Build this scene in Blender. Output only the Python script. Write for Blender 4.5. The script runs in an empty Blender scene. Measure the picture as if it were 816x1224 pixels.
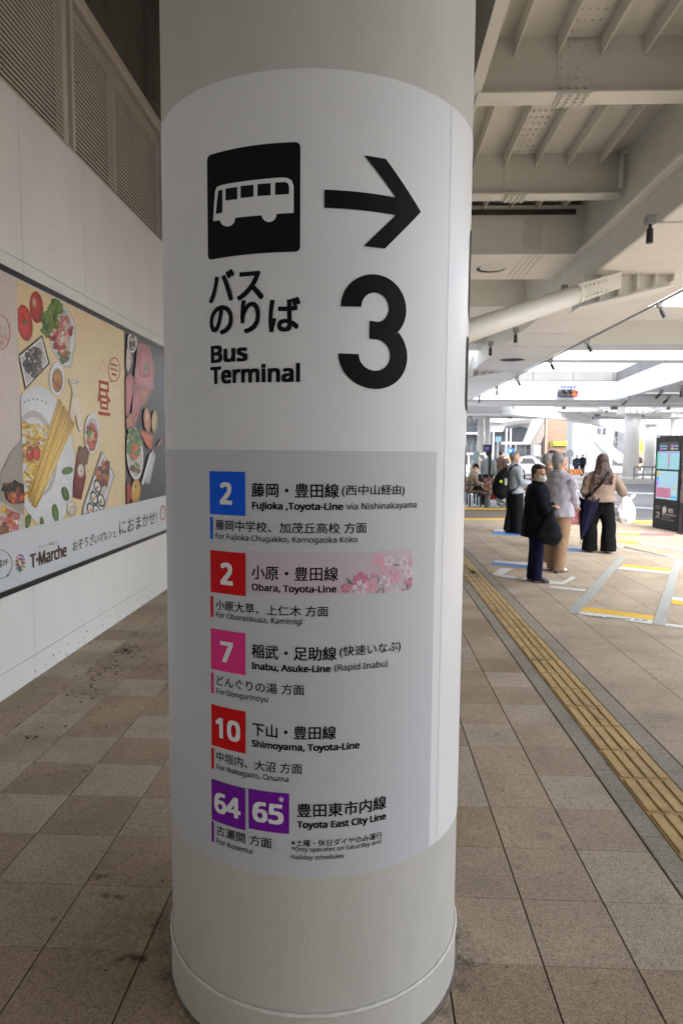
import bpy, bmesh, math, random
from mathutils import Vector, Matrix, noise
random.seed(7)
S = bpy.context.scene
COL = S.collection
R = math.radians

# ---------------------------------------------------------------- camera, sky, sun, exposure
CAMH = 1.6
PITCH, YAW, ROLL = 5.04, 2.25, .45
cam = bpy.data.cameras.new('camera')
cam.sensor_fit = 'VERTICAL'; cam.sensor_height = 36; cam.lens = 24
cam.clip_start = .05; cam.clip_end = 2000
cam.dof.use_dof = True; cam.dof.focus_distance = 1.75; cam.dof.aperture_fstop = 8.5
camo = bpy.data.objects.new('camera', cam); COL.objects.link(camo)
camo.matrix_world = Matrix.Translation((0, 0, CAMH)) @ Matrix.Rotation(R(YAW), 4, 'Z') @ Matrix.Rotation(R(90 - PITCH), 4, 'X') @ Matrix.Rotation(R(ROLL), 4, 'Z')
S.camera = camo

SUN_EL, SUN_AZ = 50, 160         # azimuth clockwise from +Y: the light comes from behind on the right
world = bpy.data.worlds.new('World'); S.world = world; world.use_nodes = True
wn = world.node_tree.nodes; wl = world.node_tree.links
sky = wn.new('ShaderNodeTexSky'); sky.sky_type = 'NISHITA'; sky.sun_disc = False
sky.sun_elevation = R(SUN_EL); sky.sun_rotation = R(SUN_AZ); sky.air_density = 1.0; sky.dust_density = 3.0; sky.ozone_density = 1.0
hs = wn.new('ShaderNodeHueSaturation'); hs.inputs['Saturation'].default_value = .42
wl.new(sky.outputs[0], hs.inputs['Color'])
wl.new(hs.outputs[0], wn['Background'].inputs[0]); wn['Background'].inputs[1].default_value = .15
sl = bpy.data.lights.new('sun', 'SUN'); sl.energy = .5; sl.angle = R(40); sl.color = (1, .985, .96)
so = bpy.data.objects.new('sun', sl); COL.objects.link(so)
sd = Vector((math.sin(R(SUN_AZ)) * math.cos(R(SUN_EL)), math.cos(R(SUN_AZ)) * math.cos(R(SUN_EL)), math.sin(R(SUN_EL))))
so.rotation_euler = sd.to_track_quat('Z', 'Y').to_euler()
S.view_settings.view_transform = 'Standard'; S.view_settings.look = 'None'
S.view_settings.gamma = 1; S.view_settings.exposure = 2.36
S.cycles.max_bounces = 8; S.cycles.diffuse_bounces = 5; S.cycles.use_denoising = True

# ---------------------------------------------------------------- measuring: photo pixel (816 x 1224) -> point on a real plane
_t, _a = R(PITCH), R(YAW)
_F = Vector((-math.sin(_a) * math.cos(_t), math.cos(_a) * math.cos(_t), -math.sin(_t)))
_R = Vector((math.cos(_a), math.sin(_a), 0))
_U = Vector((-math.sin(_a) * math.sin(_t), math.cos(_a) * math.sin(_t), math.cos(_t)))
CAM = Vector((0, 0, CAMH))
_R, _U = _R * math.cos(R(ROLL)) + _U * math.sin(R(ROLL)), _U * math.cos(R(ROLL)) - _R * math.sin(R(ROLL))
def ray(x, y): return _F + _R * ((x - 408) / 816) - _U * ((y - 612) / 816)
def onp(x, y, ax, val):
    d = ray(x, y); return CAM + d * ((val - CAM[ax]) / d[ax])
def G(x, y, z=0.0): return onp(x, y, 2, z)
def AY(x, y, Y): return onp(x, y, 1, Y)
def proj(p):
    q = Vector(p) - CAM; dz = q.dot(_F)
    if dz < .05: return (-9999, -9999)
    return (408 + 816 * q.dot(_R) / dz, 612 - 816 * q.dot(_U) / dz)

# ---------------------------------------------------------------- materials
MATS = {}
def mat(name, col, rough=.6, metal=0., nscale=0, namt=0., bump=0., bscale=200, emit=None, estr=1., spec=.5, coat=0., col2=None, trans=0., detail=3, stretch=None):
    if name in MATS: return MATS[name]
    m = bpy.data.materials.new(name); m.use_nodes = True; MATS[name] = m
    n = m.node_tree.nodes; l = m.node_tree.links; b = n['Principled BSDF']
    b.inputs['Base Color'].default_value = (*col, 1); b.inputs['Roughness'].default_value = rough
    b.inputs['Metallic'].default_value = metal; b.inputs['Specular IOR Level'].default_value = spec
    b.inputs['Coat Weight'].default_value = coat; b.inputs['Coat Roughness'].default_value = .25
    if trans: b.inputs['Transmission Weight'].default_value = trans
    geo = None
    def pos():
        nonlocal geo
        if geo is None:
            g = n.new('ShaderNodeNewGeometry'); geo = g.outputs['Position']
            if stretch:
                mp = n.new('ShaderNodeMapping'); mp.inputs['Scale'].default_value = stretch
                l.new(geo, mp.inputs[0]); geo = mp.outputs[0]
        return geo
    if nscale:
        t = n.new('ShaderNodeTexNoise'); t.inputs['Scale'].default_value = nscale; t.inputs['Detail'].default_value = detail
        t.inputs['Roughness'].default_value = .65
        l.new(pos(), t.inputs['Vector'])
        mx = n.new('ShaderNodeMix'); mx.data_type = 'RGBA'
        c2 = col2 or tuple(max(0, c * (1 - namt)) for c in col)
        c1 = col if col2 else tuple(min(1, c * (1 + namt)) for c in col)
        mx.inputs['A'].default_value = (*c1, 1); mx.inputs['B'].default_value = (*c2, 1)
        mr = n.new('ShaderNodeMapRange'); mr.inputs[1].default_value = .3; mr.inputs[2].default_value = .7
        l.new(t.outputs['Fac'], mr.inputs[0]); l.new(mr.outputs[0], mx.inputs['Factor'])
        l.new(mx.outputs['Result'], b.inputs['Base Color'])
    if bump:
        t2 = n.new('ShaderNodeTexNoise'); t2.inputs['Scale'].default_value = bscale; t2.inputs['Detail'].default_value = 3
        l.new(pos(), t2.inputs['Vector'])
        bp = n.new('ShaderNodeBump'); bp.inputs['Strength'].default_value = bump; bp.inputs['Distance'].default_value = .01
        l.new(t2.outputs['Fac'], bp.inputs['Height']); l.new(bp.outputs[0], b.inputs['Normal'])
    if emit:
        b.inputs['Emission Color'].default_value = (*emit, 1); b.inputs['Emission Strength'].default_value = estr
    return m

def srgb(r, g, b):
    f = lambda c: (c / 255 / 12.92) if c / 255 <= .04045 else ((c / 255 + .055) / 1.055) ** 2.4
    return (f(r), f(g), f(b))

def tile_mat(name, base, warm, dirt=.35):
    """exposed-aggregate paving: mottled grains, patches, stains"""
    m = bpy.data.materials.new(name); m.use_nodes = True; MATS[name] = m
    n = m.node_tree.nodes; l = m.node_tree.links; b = n['Principled BSDF']; b.inputs['Roughness'].default_value = .8
    b.inputs['Specular IOR Level'].default_value = .3
    g = n.new('ShaderNodeNewGeometry')
    v = n.new('ShaderNodeTexVoronoi'); v.inputs['Scale'].default_value = 260; l.new(g.outputs['Position'], v.inputs['Vector'])
    cr = n.new('ShaderNodeValToRGB'); e = cr.color_ramp.elements
    e[0].position = 0; e[0].color = (*[c * .5 for c in base], 1)
    e[1].position = 1; e[1].color = (*[min(1, c * 1.35) for c in warm], 1)
    for p, k, cc in ((.14, .84, base), (.5, 1.0, base), (.72, 1.12, warm), (.9, 1.22, base)):
        x = cr.color_ramp.elements.new(p); x.color = (*[min(1, c * k) for c in cc], 1)
    sp = n.new('ShaderNodeSeparateColor'); l.new(v.outputs['Color'], sp.inputs[0]); l.new(sp.outputs[0], cr.inputs[0])
    t = n.new('ShaderNodeTexNoise'); t.inputs['Scale'].default_value = 2.3; t.inputs['Detail'].default_value = 6; l.new(g.outputs['Position'], t.inputs['Vector'])
    mr = n.new('ShaderNodeMapRange'); mr.inputs[1].default_value = .35; mr.inputs[2].default_value = .7; mr.inputs[3].default_value = 1.07; mr.inputs[4].default_value = 1 - dirt * .5
    l.new(t.outputs['Fac'], mr.inputs[0])
    t3 = n.new('ShaderNodeTexNoise'); t3.inputs['Scale'].default_value = 14; t3.inputs['Detail'].default_value = 5; l.new(g.outputs['Position'], t3.inputs['Vector'])
    mr3 = n.new('ShaderNodeMapRange'); mr3.inputs[1].default_value = .62; mr3.inputs[2].default_value = .74; mr3.inputs[3].default_value = 1; mr3.inputs[4].default_value = .72
    l.new(t3.outputs['Fac'], mr3.inputs[0])
    oi = n.new('ShaderNodeObjectInfo')
    mr2 = n.new('ShaderNodeMapRange'); mr2.inputs[3].default_value = .93; mr2.inputs[4].default_value = 1.06; l.new(oi.outputs['Random'], mr2.inputs[0])
    m1 = n.new('ShaderNodeMath'); m1.operation = 'MULTIPLY'; l.new(mr.outputs[0], m1.inputs[0]); l.new(mr2.outputs[0], m1.inputs[1])
    m2 = n.new('ShaderNodeMath'); m2.operation = 'MULTIPLY'; l.new(m1.outputs[0], m2.inputs[0]); l.new(mr3.outputs[0], m2.inputs[1])
    vm = n.new('ShaderNodeVectorMath'); vm.operation = 'SCALE'; l.new(cr.outputs[0], vm.inputs[0]); l.new(m2.outputs[0], vm.inputs['Scale'])
    l.new(vm.outputs[0], b.inputs['Base Color'])
    bp = n.new('ShaderNodeBump'); bp.inputs['Strength'].default_value = .35; bp.inputs['Distance'].default_value = .002
    l.new(v.outputs['Distance'], bp.inputs['Height']); l.new(bp.outputs[0], b.inputs['Normal'])
    return m

# ---------------------------------------------------------------- mesh builder
class MB:
    def __init__(s): s.v = []; s.f = []; s.m = []; s.mi = 0
    def add(s, vs, fs, mi=None):
        o = len(s.v); s.v += [tuple(v) for v in vs]
        for f in fs: s.f.append([i + o for i in f]); s.m.append(s.mi if mi is None else mi)
        return s
    def box(s, x0, x1, y0, y1, z0, z1, mi=None, M=None):
        vs = [Vector((x, y, z)) for z in (z0, z1) for y in (y0, y1) for x in (x0, x1)]
        if M: vs = [M @ v for v in vs]
        return s.add(vs, [(0, 2, 3, 1), (4, 5, 7, 6), (0, 1, 5, 4), (2, 6, 7, 3), (0, 4, 6, 2), (1, 3, 7, 5)], mi)
    def bbox(s, x0, x1, y0, y1, z0, z1, b=.004, mi=None, M=None):
        """box with chamfered edges"""
        vs = []; 
        for z, i in ((z0, b), (z0 + b, 0), (z1 - b, 0), (z1, b)):
            vs += [(x0 + i, y0 + (b if i == 0 else i), z), (x0 + (b if i == 0 else i), y0 + i, z), (x1 - (b if i == 0 else i), y0 + i, z), (x1 - i, y0 + (b if i == 0 else i), z),
                   (x1 - i, y1 - (b if i == 0 else i), z), (x1 - (b if i == 0 else i), y1 - i, z), (x0 + (b if i == 0 else i), y1 - i, z), (x0 + i, y1 - (b if i == 0 else i), z)]
        fs = [tuple(reversed(range(8))), tuple(range(24, 32))]
        for k in range(3):
            for i in range(8): fs.append((k * 8 + i, k * 8 + (i + 1) % 8, k * 8 + 8 + (i + 1) % 8, k * 8 + 8 + i))
        vs = [Vector(v) for v in vs]
        if M: vs = [M @ v for v in vs]
        return s.add(vs, fs, mi)
    def prism(s, pts, d, mi=None):
        """closed polygon pts (3D) extruded by vector d"""
        n = len(pts); d = Vector(d); pts = [Vector(p) for p in pts]
        vs = pts + [p + d for p in pts]
        nrm = Vector((0, 0, 0))
        for i in range(n): nrm += pts[i].cross(pts[(i + 1) % n])
        flip = nrm.dot(d) > 0
        a = list(range(n)); b = list(range(n, 2 * n))
        fs = [a[::-1], b] if flip else [a, b[::-1]]
        for i in range(n):
            j = (i + 1) % n
            fs.append((i, j, n + j, n + i) if flip else (j, i, n + i, n + j))
        return s.add(vs, fs, mi)
    def tube(s, path, rad, n=12, ref=(0, 0, 1), mi=None, caps=True):
        path = [Vector(p) for p in path]; k = len(path)
        if not isinstance(rad, (list, tuple)): rad = [rad] * k
        vs = []; fs = []; ref = Vector(ref)
        for i, p in enumerate(path):
            t = (path[min(i + 1, k - 1)] - path[max(i - 1, 0)]).normalized()
            r = ref if abs(t.dot(ref)) < .95 else (Vector((1, 0, 0)) if abs(t.x) < .8 else Vector((0, 1, 0)))
            u = (r - t * r.dot(t)).normalized(); w = t.cross(u)
            a, b = rad[i] if isinstance(rad[i], (list, tuple)) else (rad[i], rad[i])
            for j in range(n):
                an = 2 * math.pi * j / n; vs.append(p + u * (a * math.cos(an)) + w * (b * math.sin(an)))
        for i in range(k - 1):
            for j in range(n):
                q = (j + 1) % n; fs.append((i * n + j, i * n + q, (i + 1) * n + q, (i + 1) * n + j))
        if caps: fs.append(tuple(reversed(range(n)))); fs.append(tuple(range((k - 1) * n, k * n)))
        return s.add(vs, fs, mi)
    def ell(s, c, r, n=12, k=8, mi=None, M=None):
        vs = []; fs = []; c = Vector(c)
        for i in range(1, k):
            th = math.pi * i / k
            for j in range(n):
                ph = 2 * math.pi * j / n
                vs.append(Vector((r[0] * math.sin(th) * math.cos(ph), r[1] * math.sin(th) * math.sin(ph), r[2] * math.cos(th))))
        vs += [Vector((0, 0, r[2])), Vector((0, 0, -r[2]))]
        if M: vs = [M @ v for v in vs]
        vs = [v + c for v in vs]; T = len(vs) - 2; B = T + 1
        for i in range(k - 2):
            for j in range(n):
                q = (j + 1) % n; fs.append((i * n + j, (i + 1) * n + j, (i + 1) * n + q, i * n + q))
        for j in range(n):
            q = (j + 1) % n; fs.append((T, j, q)); fs.append((B, (k - 2) * n + q, (k - 2) * n + j))
        return s.add(vs, fs, mi)
    def build(s, name, mats, parent=None, smooth=False, loc=None):
        me = bpy.data.meshes.new(name); me.from_pydata(s.v, [], s.f)
        if not isinstance(mats, (list, tuple)): mats = [mats]
        for m in mats: me.materials.append(m)
        if len(mats) > 1: me.polygons.foreach_set('material_index', s.m)
        if smooth: me.polygons.foreach_set('use_smooth', [True] * len(me.polygons))
        me.update()
        return link(name, me, parent, loc)
def link(name, me, parent=None, loc=None):
    o = bpy.data.objects.new(name, me); COL.objects.link(o)
    if parent: o.parent = parent
    if loc is not None: o.location = loc
    return o
def tag(o, label, cat, group=None):
    o['label'] = label; o['category'] = cat
    if group: o['group'] = group
    return o
def empty(name, loc, label, cat, group=None, rz=0):
    o = bpy.data.objects.new(name, None); COL.objects.link(o); o.location = loc; o.rotation_euler.z = rz
    o.empty_display_size = .1
    return tag(o, label, cat, group)
def struct(o): o['kind'] = 'structure'; return o
def stuff(o): o['kind'] = 'stuff'; return o
def copy_tree(o, parent=None):
    c = o.copy(); COL.objects.link(c); c.parent = parent
    for ch in [x for x in bpy.data.objects if x.parent == o]: copy_tree(ch, c)
    return c
def dup(o, loc, rz, label, scale=None):
    c = copy_tree(o); c.location = loc; c.rotation_euler.z = rz; c['label'] = label
    if scale: c.scale = (scale,) * 3
    return c

FONT = None
try: FONT = bpy.data.fonts.load(bpy.utils.system_resource('DATAFILES', path='fonts') + '/NotoSansHebrew-Regular.woff2')      # Blender's own interface font, for the Latin letters
except Exception: FONT = None
_cap = {}
def raw_text(body, font, space=1.0):
    cu = bpy.data.curves.new('t', 'FONT'); cu.body = body; cu.size = 1; cu.resolution_u = 4; cu.space_character = space
    if font: cu.font = font
    o = bpy.data.objects.new('t', cu); COL.objects.link(o)
    bpy.context.view_layer.update(); dg = bpy.context.evaluated_depsgraph_get()
    me = bpy.data.meshes.new_from_object(o.evaluated_get(dg))
    vs = [(v.co.x, v.co.y) for v in me.vertices]; fs = [tuple(p.vertices) for p in me.polygons]
    bpy.data.objects.remove(o); bpy.data.curves.remove(cu); bpy.data.meshes.remove(me)
    return vs, fs
def text2d(body, bold=0.0, space=1.0):
    """text as flat faces, cap height 1 for Latin; heavier weights are shifted copies laid one over the other"""
    latin = all(ord(c) < 0x250 for c in body); font = FONT if latin else None
    if font not in _cap: _cap[font] = max(v[1] for v in raw_text('H', font)[0])
    vs, fs = raw_text(body, font, space); k = 1 / _cap[font]
    vs = [(x * k, y * k) for x, y in vs]
    V, F = [], []
    n = 0 if bold < .006 else (8 if bold > .02 else 4)
    sh = [(0, 0)] + [(bold * 1.3 * a, bold * 1.05 * b) for a, b in ((-1, -1), (1, -1), (1, 1), (-1, 1), (0, -1), (0, 1), (1, 0), (-1, 0))[:n]]
    for i, (dx, dy) in enumerate(sh):
        o = len(V); V += [(x + dx, y + dy, i * 1.5e-5) for x, y in vs]; F += [tuple(j + o for j in f) for f in fs]
    return V, F
def grid_cut(bm, axis, step):
    xs = [v.co[axis] for v in bm.verts]
    if not xs: return
    a, b = min(xs), max(xs); k = math.ceil(a / step)
    nrm = (1, 0, 0) if axis == 0 else (0, 1, 0)
    while k * step < b:
        bmesh.ops.bisect_plane(bm, geom=bm.verts[:] + bm.edges[:] + bm.faces[:], plane_co=(k * step, 0, 0) if axis == 0 else (0, k * step, 0), plane_no=nrm, dist=1e-6)
        k += 1
def bm_out(name, bm, m, parent, fn, face=None, smooth=False):
    for v in bm.verts:
        z = v.co.z; v.co = fn(v.co.x, v.co.y)
        if z and face is not None: v.co += face(v.co).normalized() * z
    me = bpy.data.meshes.new(name)
    bm.normal_update()
    if face is not None:
        for f in bm.faces:
            if f.normal.dot(face(f.calc_center_median())) < 0: f.normal_flip()
    bm.to_mesh(me); bm.free()
    for x in (m if isinstance(m, (list, tuple)) else [m]): me.materials.append(x)
    if smooth: me.polygons.foreach_set('use_smooth', [True] * len(me.polygons))
    return link(name, me, parent)

# ================================================================ SIGN COLUMN
CX, CY, CR = -.160, 2.10, .448
FRONT = 0.0
def cyl(x, y, r=CR):
    """photo pixel -> (arc length from the -Y side, height) on the column"""
    d = ray(x, y); ox, oy = -CX, -CY
    a = d.x ** 2 + d.y ** 2; b = 2 * (ox * d.x + oy * d.y); c = ox * ox + oy * oy - r * r
    D = max(0, b * b - 4 * a * c); t = (-b - math.sqrt(D)) / 2 / a
    p = CAM + d * t
    return math.atan2(p.x - CX, -(p.y - CY)) * CR, p.z
def onc(off):
    def f(s, z):
        a = s / CR; r = CR + off
        return Vector((CX + r * math.sin(a), CY - r * math.cos(a), z))
    return f
cface = lambda p: Vector((p.x - CX, p.y - CY, 0))
STEP = CR * 2 * math.pi / 288

steel = mat('painted_steel', (.56, .548, .512), .42, nscale=7, namt=.055, bump=.07, bscale=90, stretch=(1, 1, .3), detail=7)
steel_b = mat('painted_steel_weld', (.66, .64, .60), .4, nscale=30, namt=.08, bump=.35, bscale=60)
vinyl = mat('white_vinyl', (.76, .77, .79), .42, nscale=3, namt=.012, spec=.45)
vinyl2 = mat('white_vinyl_overlap', (.80, .81, .83), .36, nscale=3, namt=.012)
vgrey = mat('grey_vinyl', (.56, .575, .61), .42, spec=.45)
ink = mat('black_ink', (.006, .006, .008), .6, spec=.15)
def ring(mb, r0, z0, r1, z1, a0=0, a1=2 * math.pi, n=288):
    vs = []
    for i in range(n + 1):
        a = a0 + (a1 - a0) * i / n
        vs += [(CX + r0 * math.sin(a), CY - r0 * math.cos(a), z0), (CX + r1 * math.sin(a), CY - r1 * math.cos(a), z1)]
    mb.add(vs, [(2 * i, 2 * i + 2, 2 * i + 3, 2 * i + 1) for i in range(n)])
col_ = empty('round_column', (CX, CY, 0), 'large round cream painted steel column standing in the foreground under the sign', 'column')
inv = Matrix.Translation((-CX, -CY, 0))
def under(o, p):            # parent while keeping world coordinates
    o.parent = p; o.matrix_parent_inverse = p.matrix_basis.inverted(); return o
m_ = MB(); ring(m_, CR, .14, CR, 6.05); under(m_.build('shaft', steel, smooth=True), col_)
m_ = MB(); ring(m_, CR + .005, .0, CR + .004, .132); ring(m_, CR + .004, .132, CR + .001, .137); under(m_.build('base_sleeve', steel, smooth=True), col_)
m_ = MB()
n = 288; vs = []; fs = []
for i in range(n):
    a = 2 * math.pi * i / n
    w = .0015 * noise.noise(Vector((i * .21, 3, 0))) + .001 * noise.noise(Vector((i * .9, 8, 0)))
    for j in range(8):
        b = 2 * math.pi * j / 8; rr = CR + .003 + (.005 + w) * math.cos(b)
        vs.append((CX + rr * math.sin(a), CY - rr * math.cos(a), .136 + w * 1.5 + (.0075 + w) * math.sin(b)))
for i in range(n):
    for j in range(8):
        q = (i + 1) % n; k = (j + 1) % 8; fs.append((i * 8 + j, i * 8 + k, q * 8 + k, q * 8 + j))
m_.add(vs, fs); under(m_.build('weld_bead', steel_b, smooth=True), col_)
m_ = MB()
for i in range(200):                     # crumbling sealant round the foot
    a = 2 * math.pi * i / 200; b = 2 * math.pi * (i + 1) / 200
    ra = CR + .013 + .008 * noise.noise(Vector((i * .3, 0, 5))); rb = CR + .013 + .008 * noise.noise(Vector(((i + 1) % 200 * .3, 0, 5)))
    P = lambda r, t, z: (CX + r * math.sin(t), CY - r * math.cos(t), z)
    m_.add([P(CR + .003, a, .012), P(CR + .003, b, .012), P(rb, b, .0015), P(ra, a, .0015)], [(0, 1, 2, 3)])
under(m_.build('floor_sealant', mat('old_sealant', (.15, .125, .10), .85, nscale=40, namt=.4, bump=.5, bscale=80), smooth=True), col_)

sign = empty('wayfinding_sign', (CX, CY - CR - .002, 1.5), 'white bus terminal direction sign wrapped around the big round column with arrow and routes', 'sign')
def csheet(name, s0, s1, z0, z1, off, m):
    bm = bmesh.new(); vs = [bm.verts.new(p) for p in ((s0, z0, 0), (s1, z0, 0), (s1, z1, 0), (s0, z1, 0))]; bm.faces.new(vs)
    grid_cut(bm, 0, STEP); o = bm_out(name, bm, m, None, onc(off), cface, True); return under(o, sign)
D2 = math.pi / 180 * CR
ZT, ZB = cyl(378, 82)[1], cyl(372, 1049)[1]
ZG = cyl(360, 538.5)[1]
SE, GE = cyl(532, 500)[0], cyl(518, 700)[0]
csheet('vinyl_sheet', -200 * D2, SE, ZB, ZT, .0012, vinyl)
csheet('vinyl_sheet', SE - .003, 158 * D2, ZB, ZT, .0018, vinyl2)['label'] = 'second sheet lapping over on the right'
csheet('grey_panel', -200 * D2, GE, ZB + .001, ZG, .0018, vgrey)
def cpoly(name, pts, m, off=.0032, parent=None):
    bm = bmesh.new(); bm.faces.new([bm.verts.new((p[0], p[1], 0)) for p in pts]); bm.normal_update(); bmesh.ops.triangulate(bm, faces=bm.faces[:])
    grid_cut(bm, 0, STEP); return under(bm_out(name, bm, m, None, onc(off), cface, True), parent or sign)
def ctext(name, body, x0, x1, yb, h, m=ink, bold=0., jp=False, off=.0032, parent=None, space=1.):
    s0, zb = cyl(x0, yb); s1, _ = cyl(x1, yb); _, zt = cyl(x0, yb - h)
    vs, fs = text2d(body, bold, space)
    xa, xb = min(v[0] for v in vs), max(v[0] for v in vs); ya, yt = min(v[1] for v in vs), max(v[1] for v in vs)
    sx = (s1 - s0) / (xb - xa)
    if jp: sy = (zt - zb) / (yt - ya); oy = ya
    else: sy = (zt - zb) / (1 + 2.0 * bold); oy = -bold * 1.0
    bm = bmesh.new(); bv = [bm.verts.new(((v[0] - xa) * sx + s0, (v[1] - oy) * sy + zb, v[2])) for v in vs]
    for f in fs:
        try: bm.faces.new([bv[i] for i in f])
        except ValueError: pass
    grid_cut(bm, 0, STEP)
    return under(bm_out(name, bm, m, None, onc(off), cface, True), parent or sign)
# pictogram
def rrect(s0, s1, z0, z1, r, k=6):
    pts = []
    for cx_, cz_, a0 in ((s1 - r, z0 + r, -90), (s1 - r, z1 - r, 0), (s0 + r, z1 - r, 90), (s0 + r, z0 + r, 180)):
        for i in range(k + 1):
            a = R(a0 + 90 * i / k); pts.append((cx_ + r * math.cos(a), cz_ + r * math.sin(a)))
    return pts
cpoly('pictogram_square', rrect(cyl(249, 247)[0], cyl(359, 238)[0], (cyl(249, 310)[1] + cyl(359, 303)[1]) / 2, (cyl(249, 185)[1] + cyl(359, 172)[1]) / 2, .012), ink, .0028)
def c7(x, y): return cyl(240 + x / 3.022, 160 + y / 3.022)
busp = [(48, 317), (55, 210), (62, 193), (80, 186), (140, 176), (220, 166), (290, 160), (312, 161), (328, 169), (336, 190), (336, 287), (274, 291)]
for i in range(13): a = R(5 + 170 * i / 12); busp.append((248 + 26 * math.cos(a), 294 + 26 * math.sin(a)))
busp += [(222, 296), (126, 305)]
for i in range(13): a = R(5 + 170 * i / 12); busp.append((99 + 27 * math.cos(a), 309 + 27 * math.sin(a)))
busp += [(74, 313)]
cpoly('bus_silhouette', [c7(*p) for p in busp], vinyl, .0034)
for w in ([(67, 207), (82, 204), (82, 286), (58, 291)], [(93, 200), (135, 194), (135, 238), (93, 243)], [(147, 191), (193, 186), (193, 229), (147, 234)],
          [(207, 184), (254, 180), (254, 224), (207, 227)], [(270, 178), (305, 176), (316, 181), (320, 194), (320, 220), (270, 223)]):
    cpoly('bus_window', [c7(*p) for p in w], ink, .0040)
DS = cyl(387.5, 238)[0] - 8.3 * D2; DZ = cyl(387.5, 238)[1] - 2.1905
A = lambda d, z: (d * D2 + DS, z + DZ)
cpoly('arrow', [A(8.3, 2.211), A(8.3, 2.170), A(30.9, 2.170), A(20.3, 2.088), A(27.3, 2.088), A(40.6, 2.1915), A(27.3, 2.295), A(20.3, 2.295), A(30.9, 2.211)], ink)
# numeral 3, drawn as a stroked outline so that it is as heavy as on the sign
def three(x0, x1, z0, z1):
    w = x1 - x0; h = z1 - z0
    T = .245 * w * 1.12           # stroke
    pts_o = []; pts_i = []
    def arc(cx_, cz_, rx, rz, a0, a1, n, L):
        for i in range(n + 1):
            a = R(a0 + (a1 - a0) * i / n); L.append((cx_ + rx * math.cos(a), cz_ + rz * math.sin(a)))
    # outer contour, clockwise from top-left terminal
    rt = (.46 * w); rb = .50 * w
    ct = (x0 + .50 * w, z1 - .285 * h); cb = (x0 + .50 * w, z0 + .30 * h)
    outer = []; arc(ct[0], ct[1], .47 * w, .285 * h, 182, -50, 40, outer)        # over the top, round to the waist
    arc(cb[0], cb[1], .50 * w, .30 * h, 46, -180, 44, outer)
    inner = []; arc(cb[0], cb[1], .50 * w - T, .30 * h - T * .88, -180, 78, 40, inner)
    inner += [(x0 + .42 * w, cb[1] + .30 * h - T * .88 + .0), (x0 + .42 * w, cb[1] + .30 * h - T * .88 + T * .86)]
    arc(ct[0], ct[1], .47 * w - T, .285 * h - T * .86, -80, 182, 36, inner)
    return outer + inner
s0, zt = cyl(404, 420)[0], cyl(445, 328)[1]; s1, zb = cyl(485.8, 420)[0], cyl(445, 465)[1]
cpoly('platform_numeral', three(s0, s1, zb, zt), ink)
ctext('lettering', 'バス', 250.9, 315.8, 364.2, 38, bold=.028, jp=True)
ctext('lettering', 'のりば', 251.9, 359.1, 402.5, 40, bold=.028, jp=True)
ctext('lettering', 'Bus', 253.2, 296.6, 434.4, 20.5, bold=.048, space=1.02)
ctext('lettering', 'Terminal', 252.6, 358.8, 459.5, 20.5, bold=.048, space=1.02)
white_ink = mat('white_ink', (.80, .80, .82), .4)
RC = dict(blue=mat('route_blue', srgb(8, 92, 228), .5, spec=.15), red=mat('route_red', srgb(208, 10, 16), .5, spec=.15), pink=mat('route_pink', srgb(228, 56, 136), .5, spec=.15), purple=mat('route_purple', srgb(118, 26, 158), .5, spec=.15))
def square(x0, x1, yt, yb, c, num, nx0, nx1, nyb, nh, lab):
    sa, zt = cyl(x0, yt); sb, _ = cyl(x1, yt); _, zb = cyl(x0, yb)
    q = csheet('route_square', sa, sb, zb, zt, .0032, RC[c]); q['label'] = lab
    o = ctext('route_number', num, nx0, nx1, nyb, nh, white_ink, bold=.045, off=.0044, space=1.0)
    o.parent = q; o.matrix_parent_inverse = Matrix(); return q
def bar(x0, x1, yt, yb, c):
    sa, zt = cyl(x0, yt); sb, _ = cyl(x1, yt); _, zb = cyl(x0, yb); csheet('colour_bar', sa, sb, zb, zt, .0032, RC[c])
square(251.5, 293.7, 563, 614, 'blue', '2', 264.4, 278.7, 602.5, 26, 'blue square with a white 2')
square(252.4, 293.9, 657.2, 707, 'red', '2', 265, 279.5, 698, 26, 'red square with a white 2')
square(253, 293.9, 750.2, 798.6, 'pink', '7', 264.8, 279.7, 790, 24.5, 'pink square with a white 7')
square(253.6, 293.9, 840.8, 889.6, 'red', '10', 259.2, 288.3, 879.5, 23.5, 'red square with a white 10')
square(253.8, 293.9, 930, 978.6, 'purple', '64', 257.6, 288.6, 968.5, 23.5, 'purple square with a white 64')
q65 = square(297.6, 345.9, 941.8, 989.3, 'purple', '65', 302.5, 339.3, 979.8, 23.5, 'purple square with a white 65')
ctext('reference_mark', '※', 333.6, 339.6, 957.4, 6, white_ink, jp=True, off=.0044)
for a in ((252.2, 255.2, 617.8, 644, 'blue'), (252.7, 255.6, 712, 737, 'red'), (253.2, 256.2, 803, 827.7, 'pink'), (253.6, 256.5, 893, 917.7, 'red'), (253.9, 256.6, 980.3, 1004.7, 'purple')): bar(*a)
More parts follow.
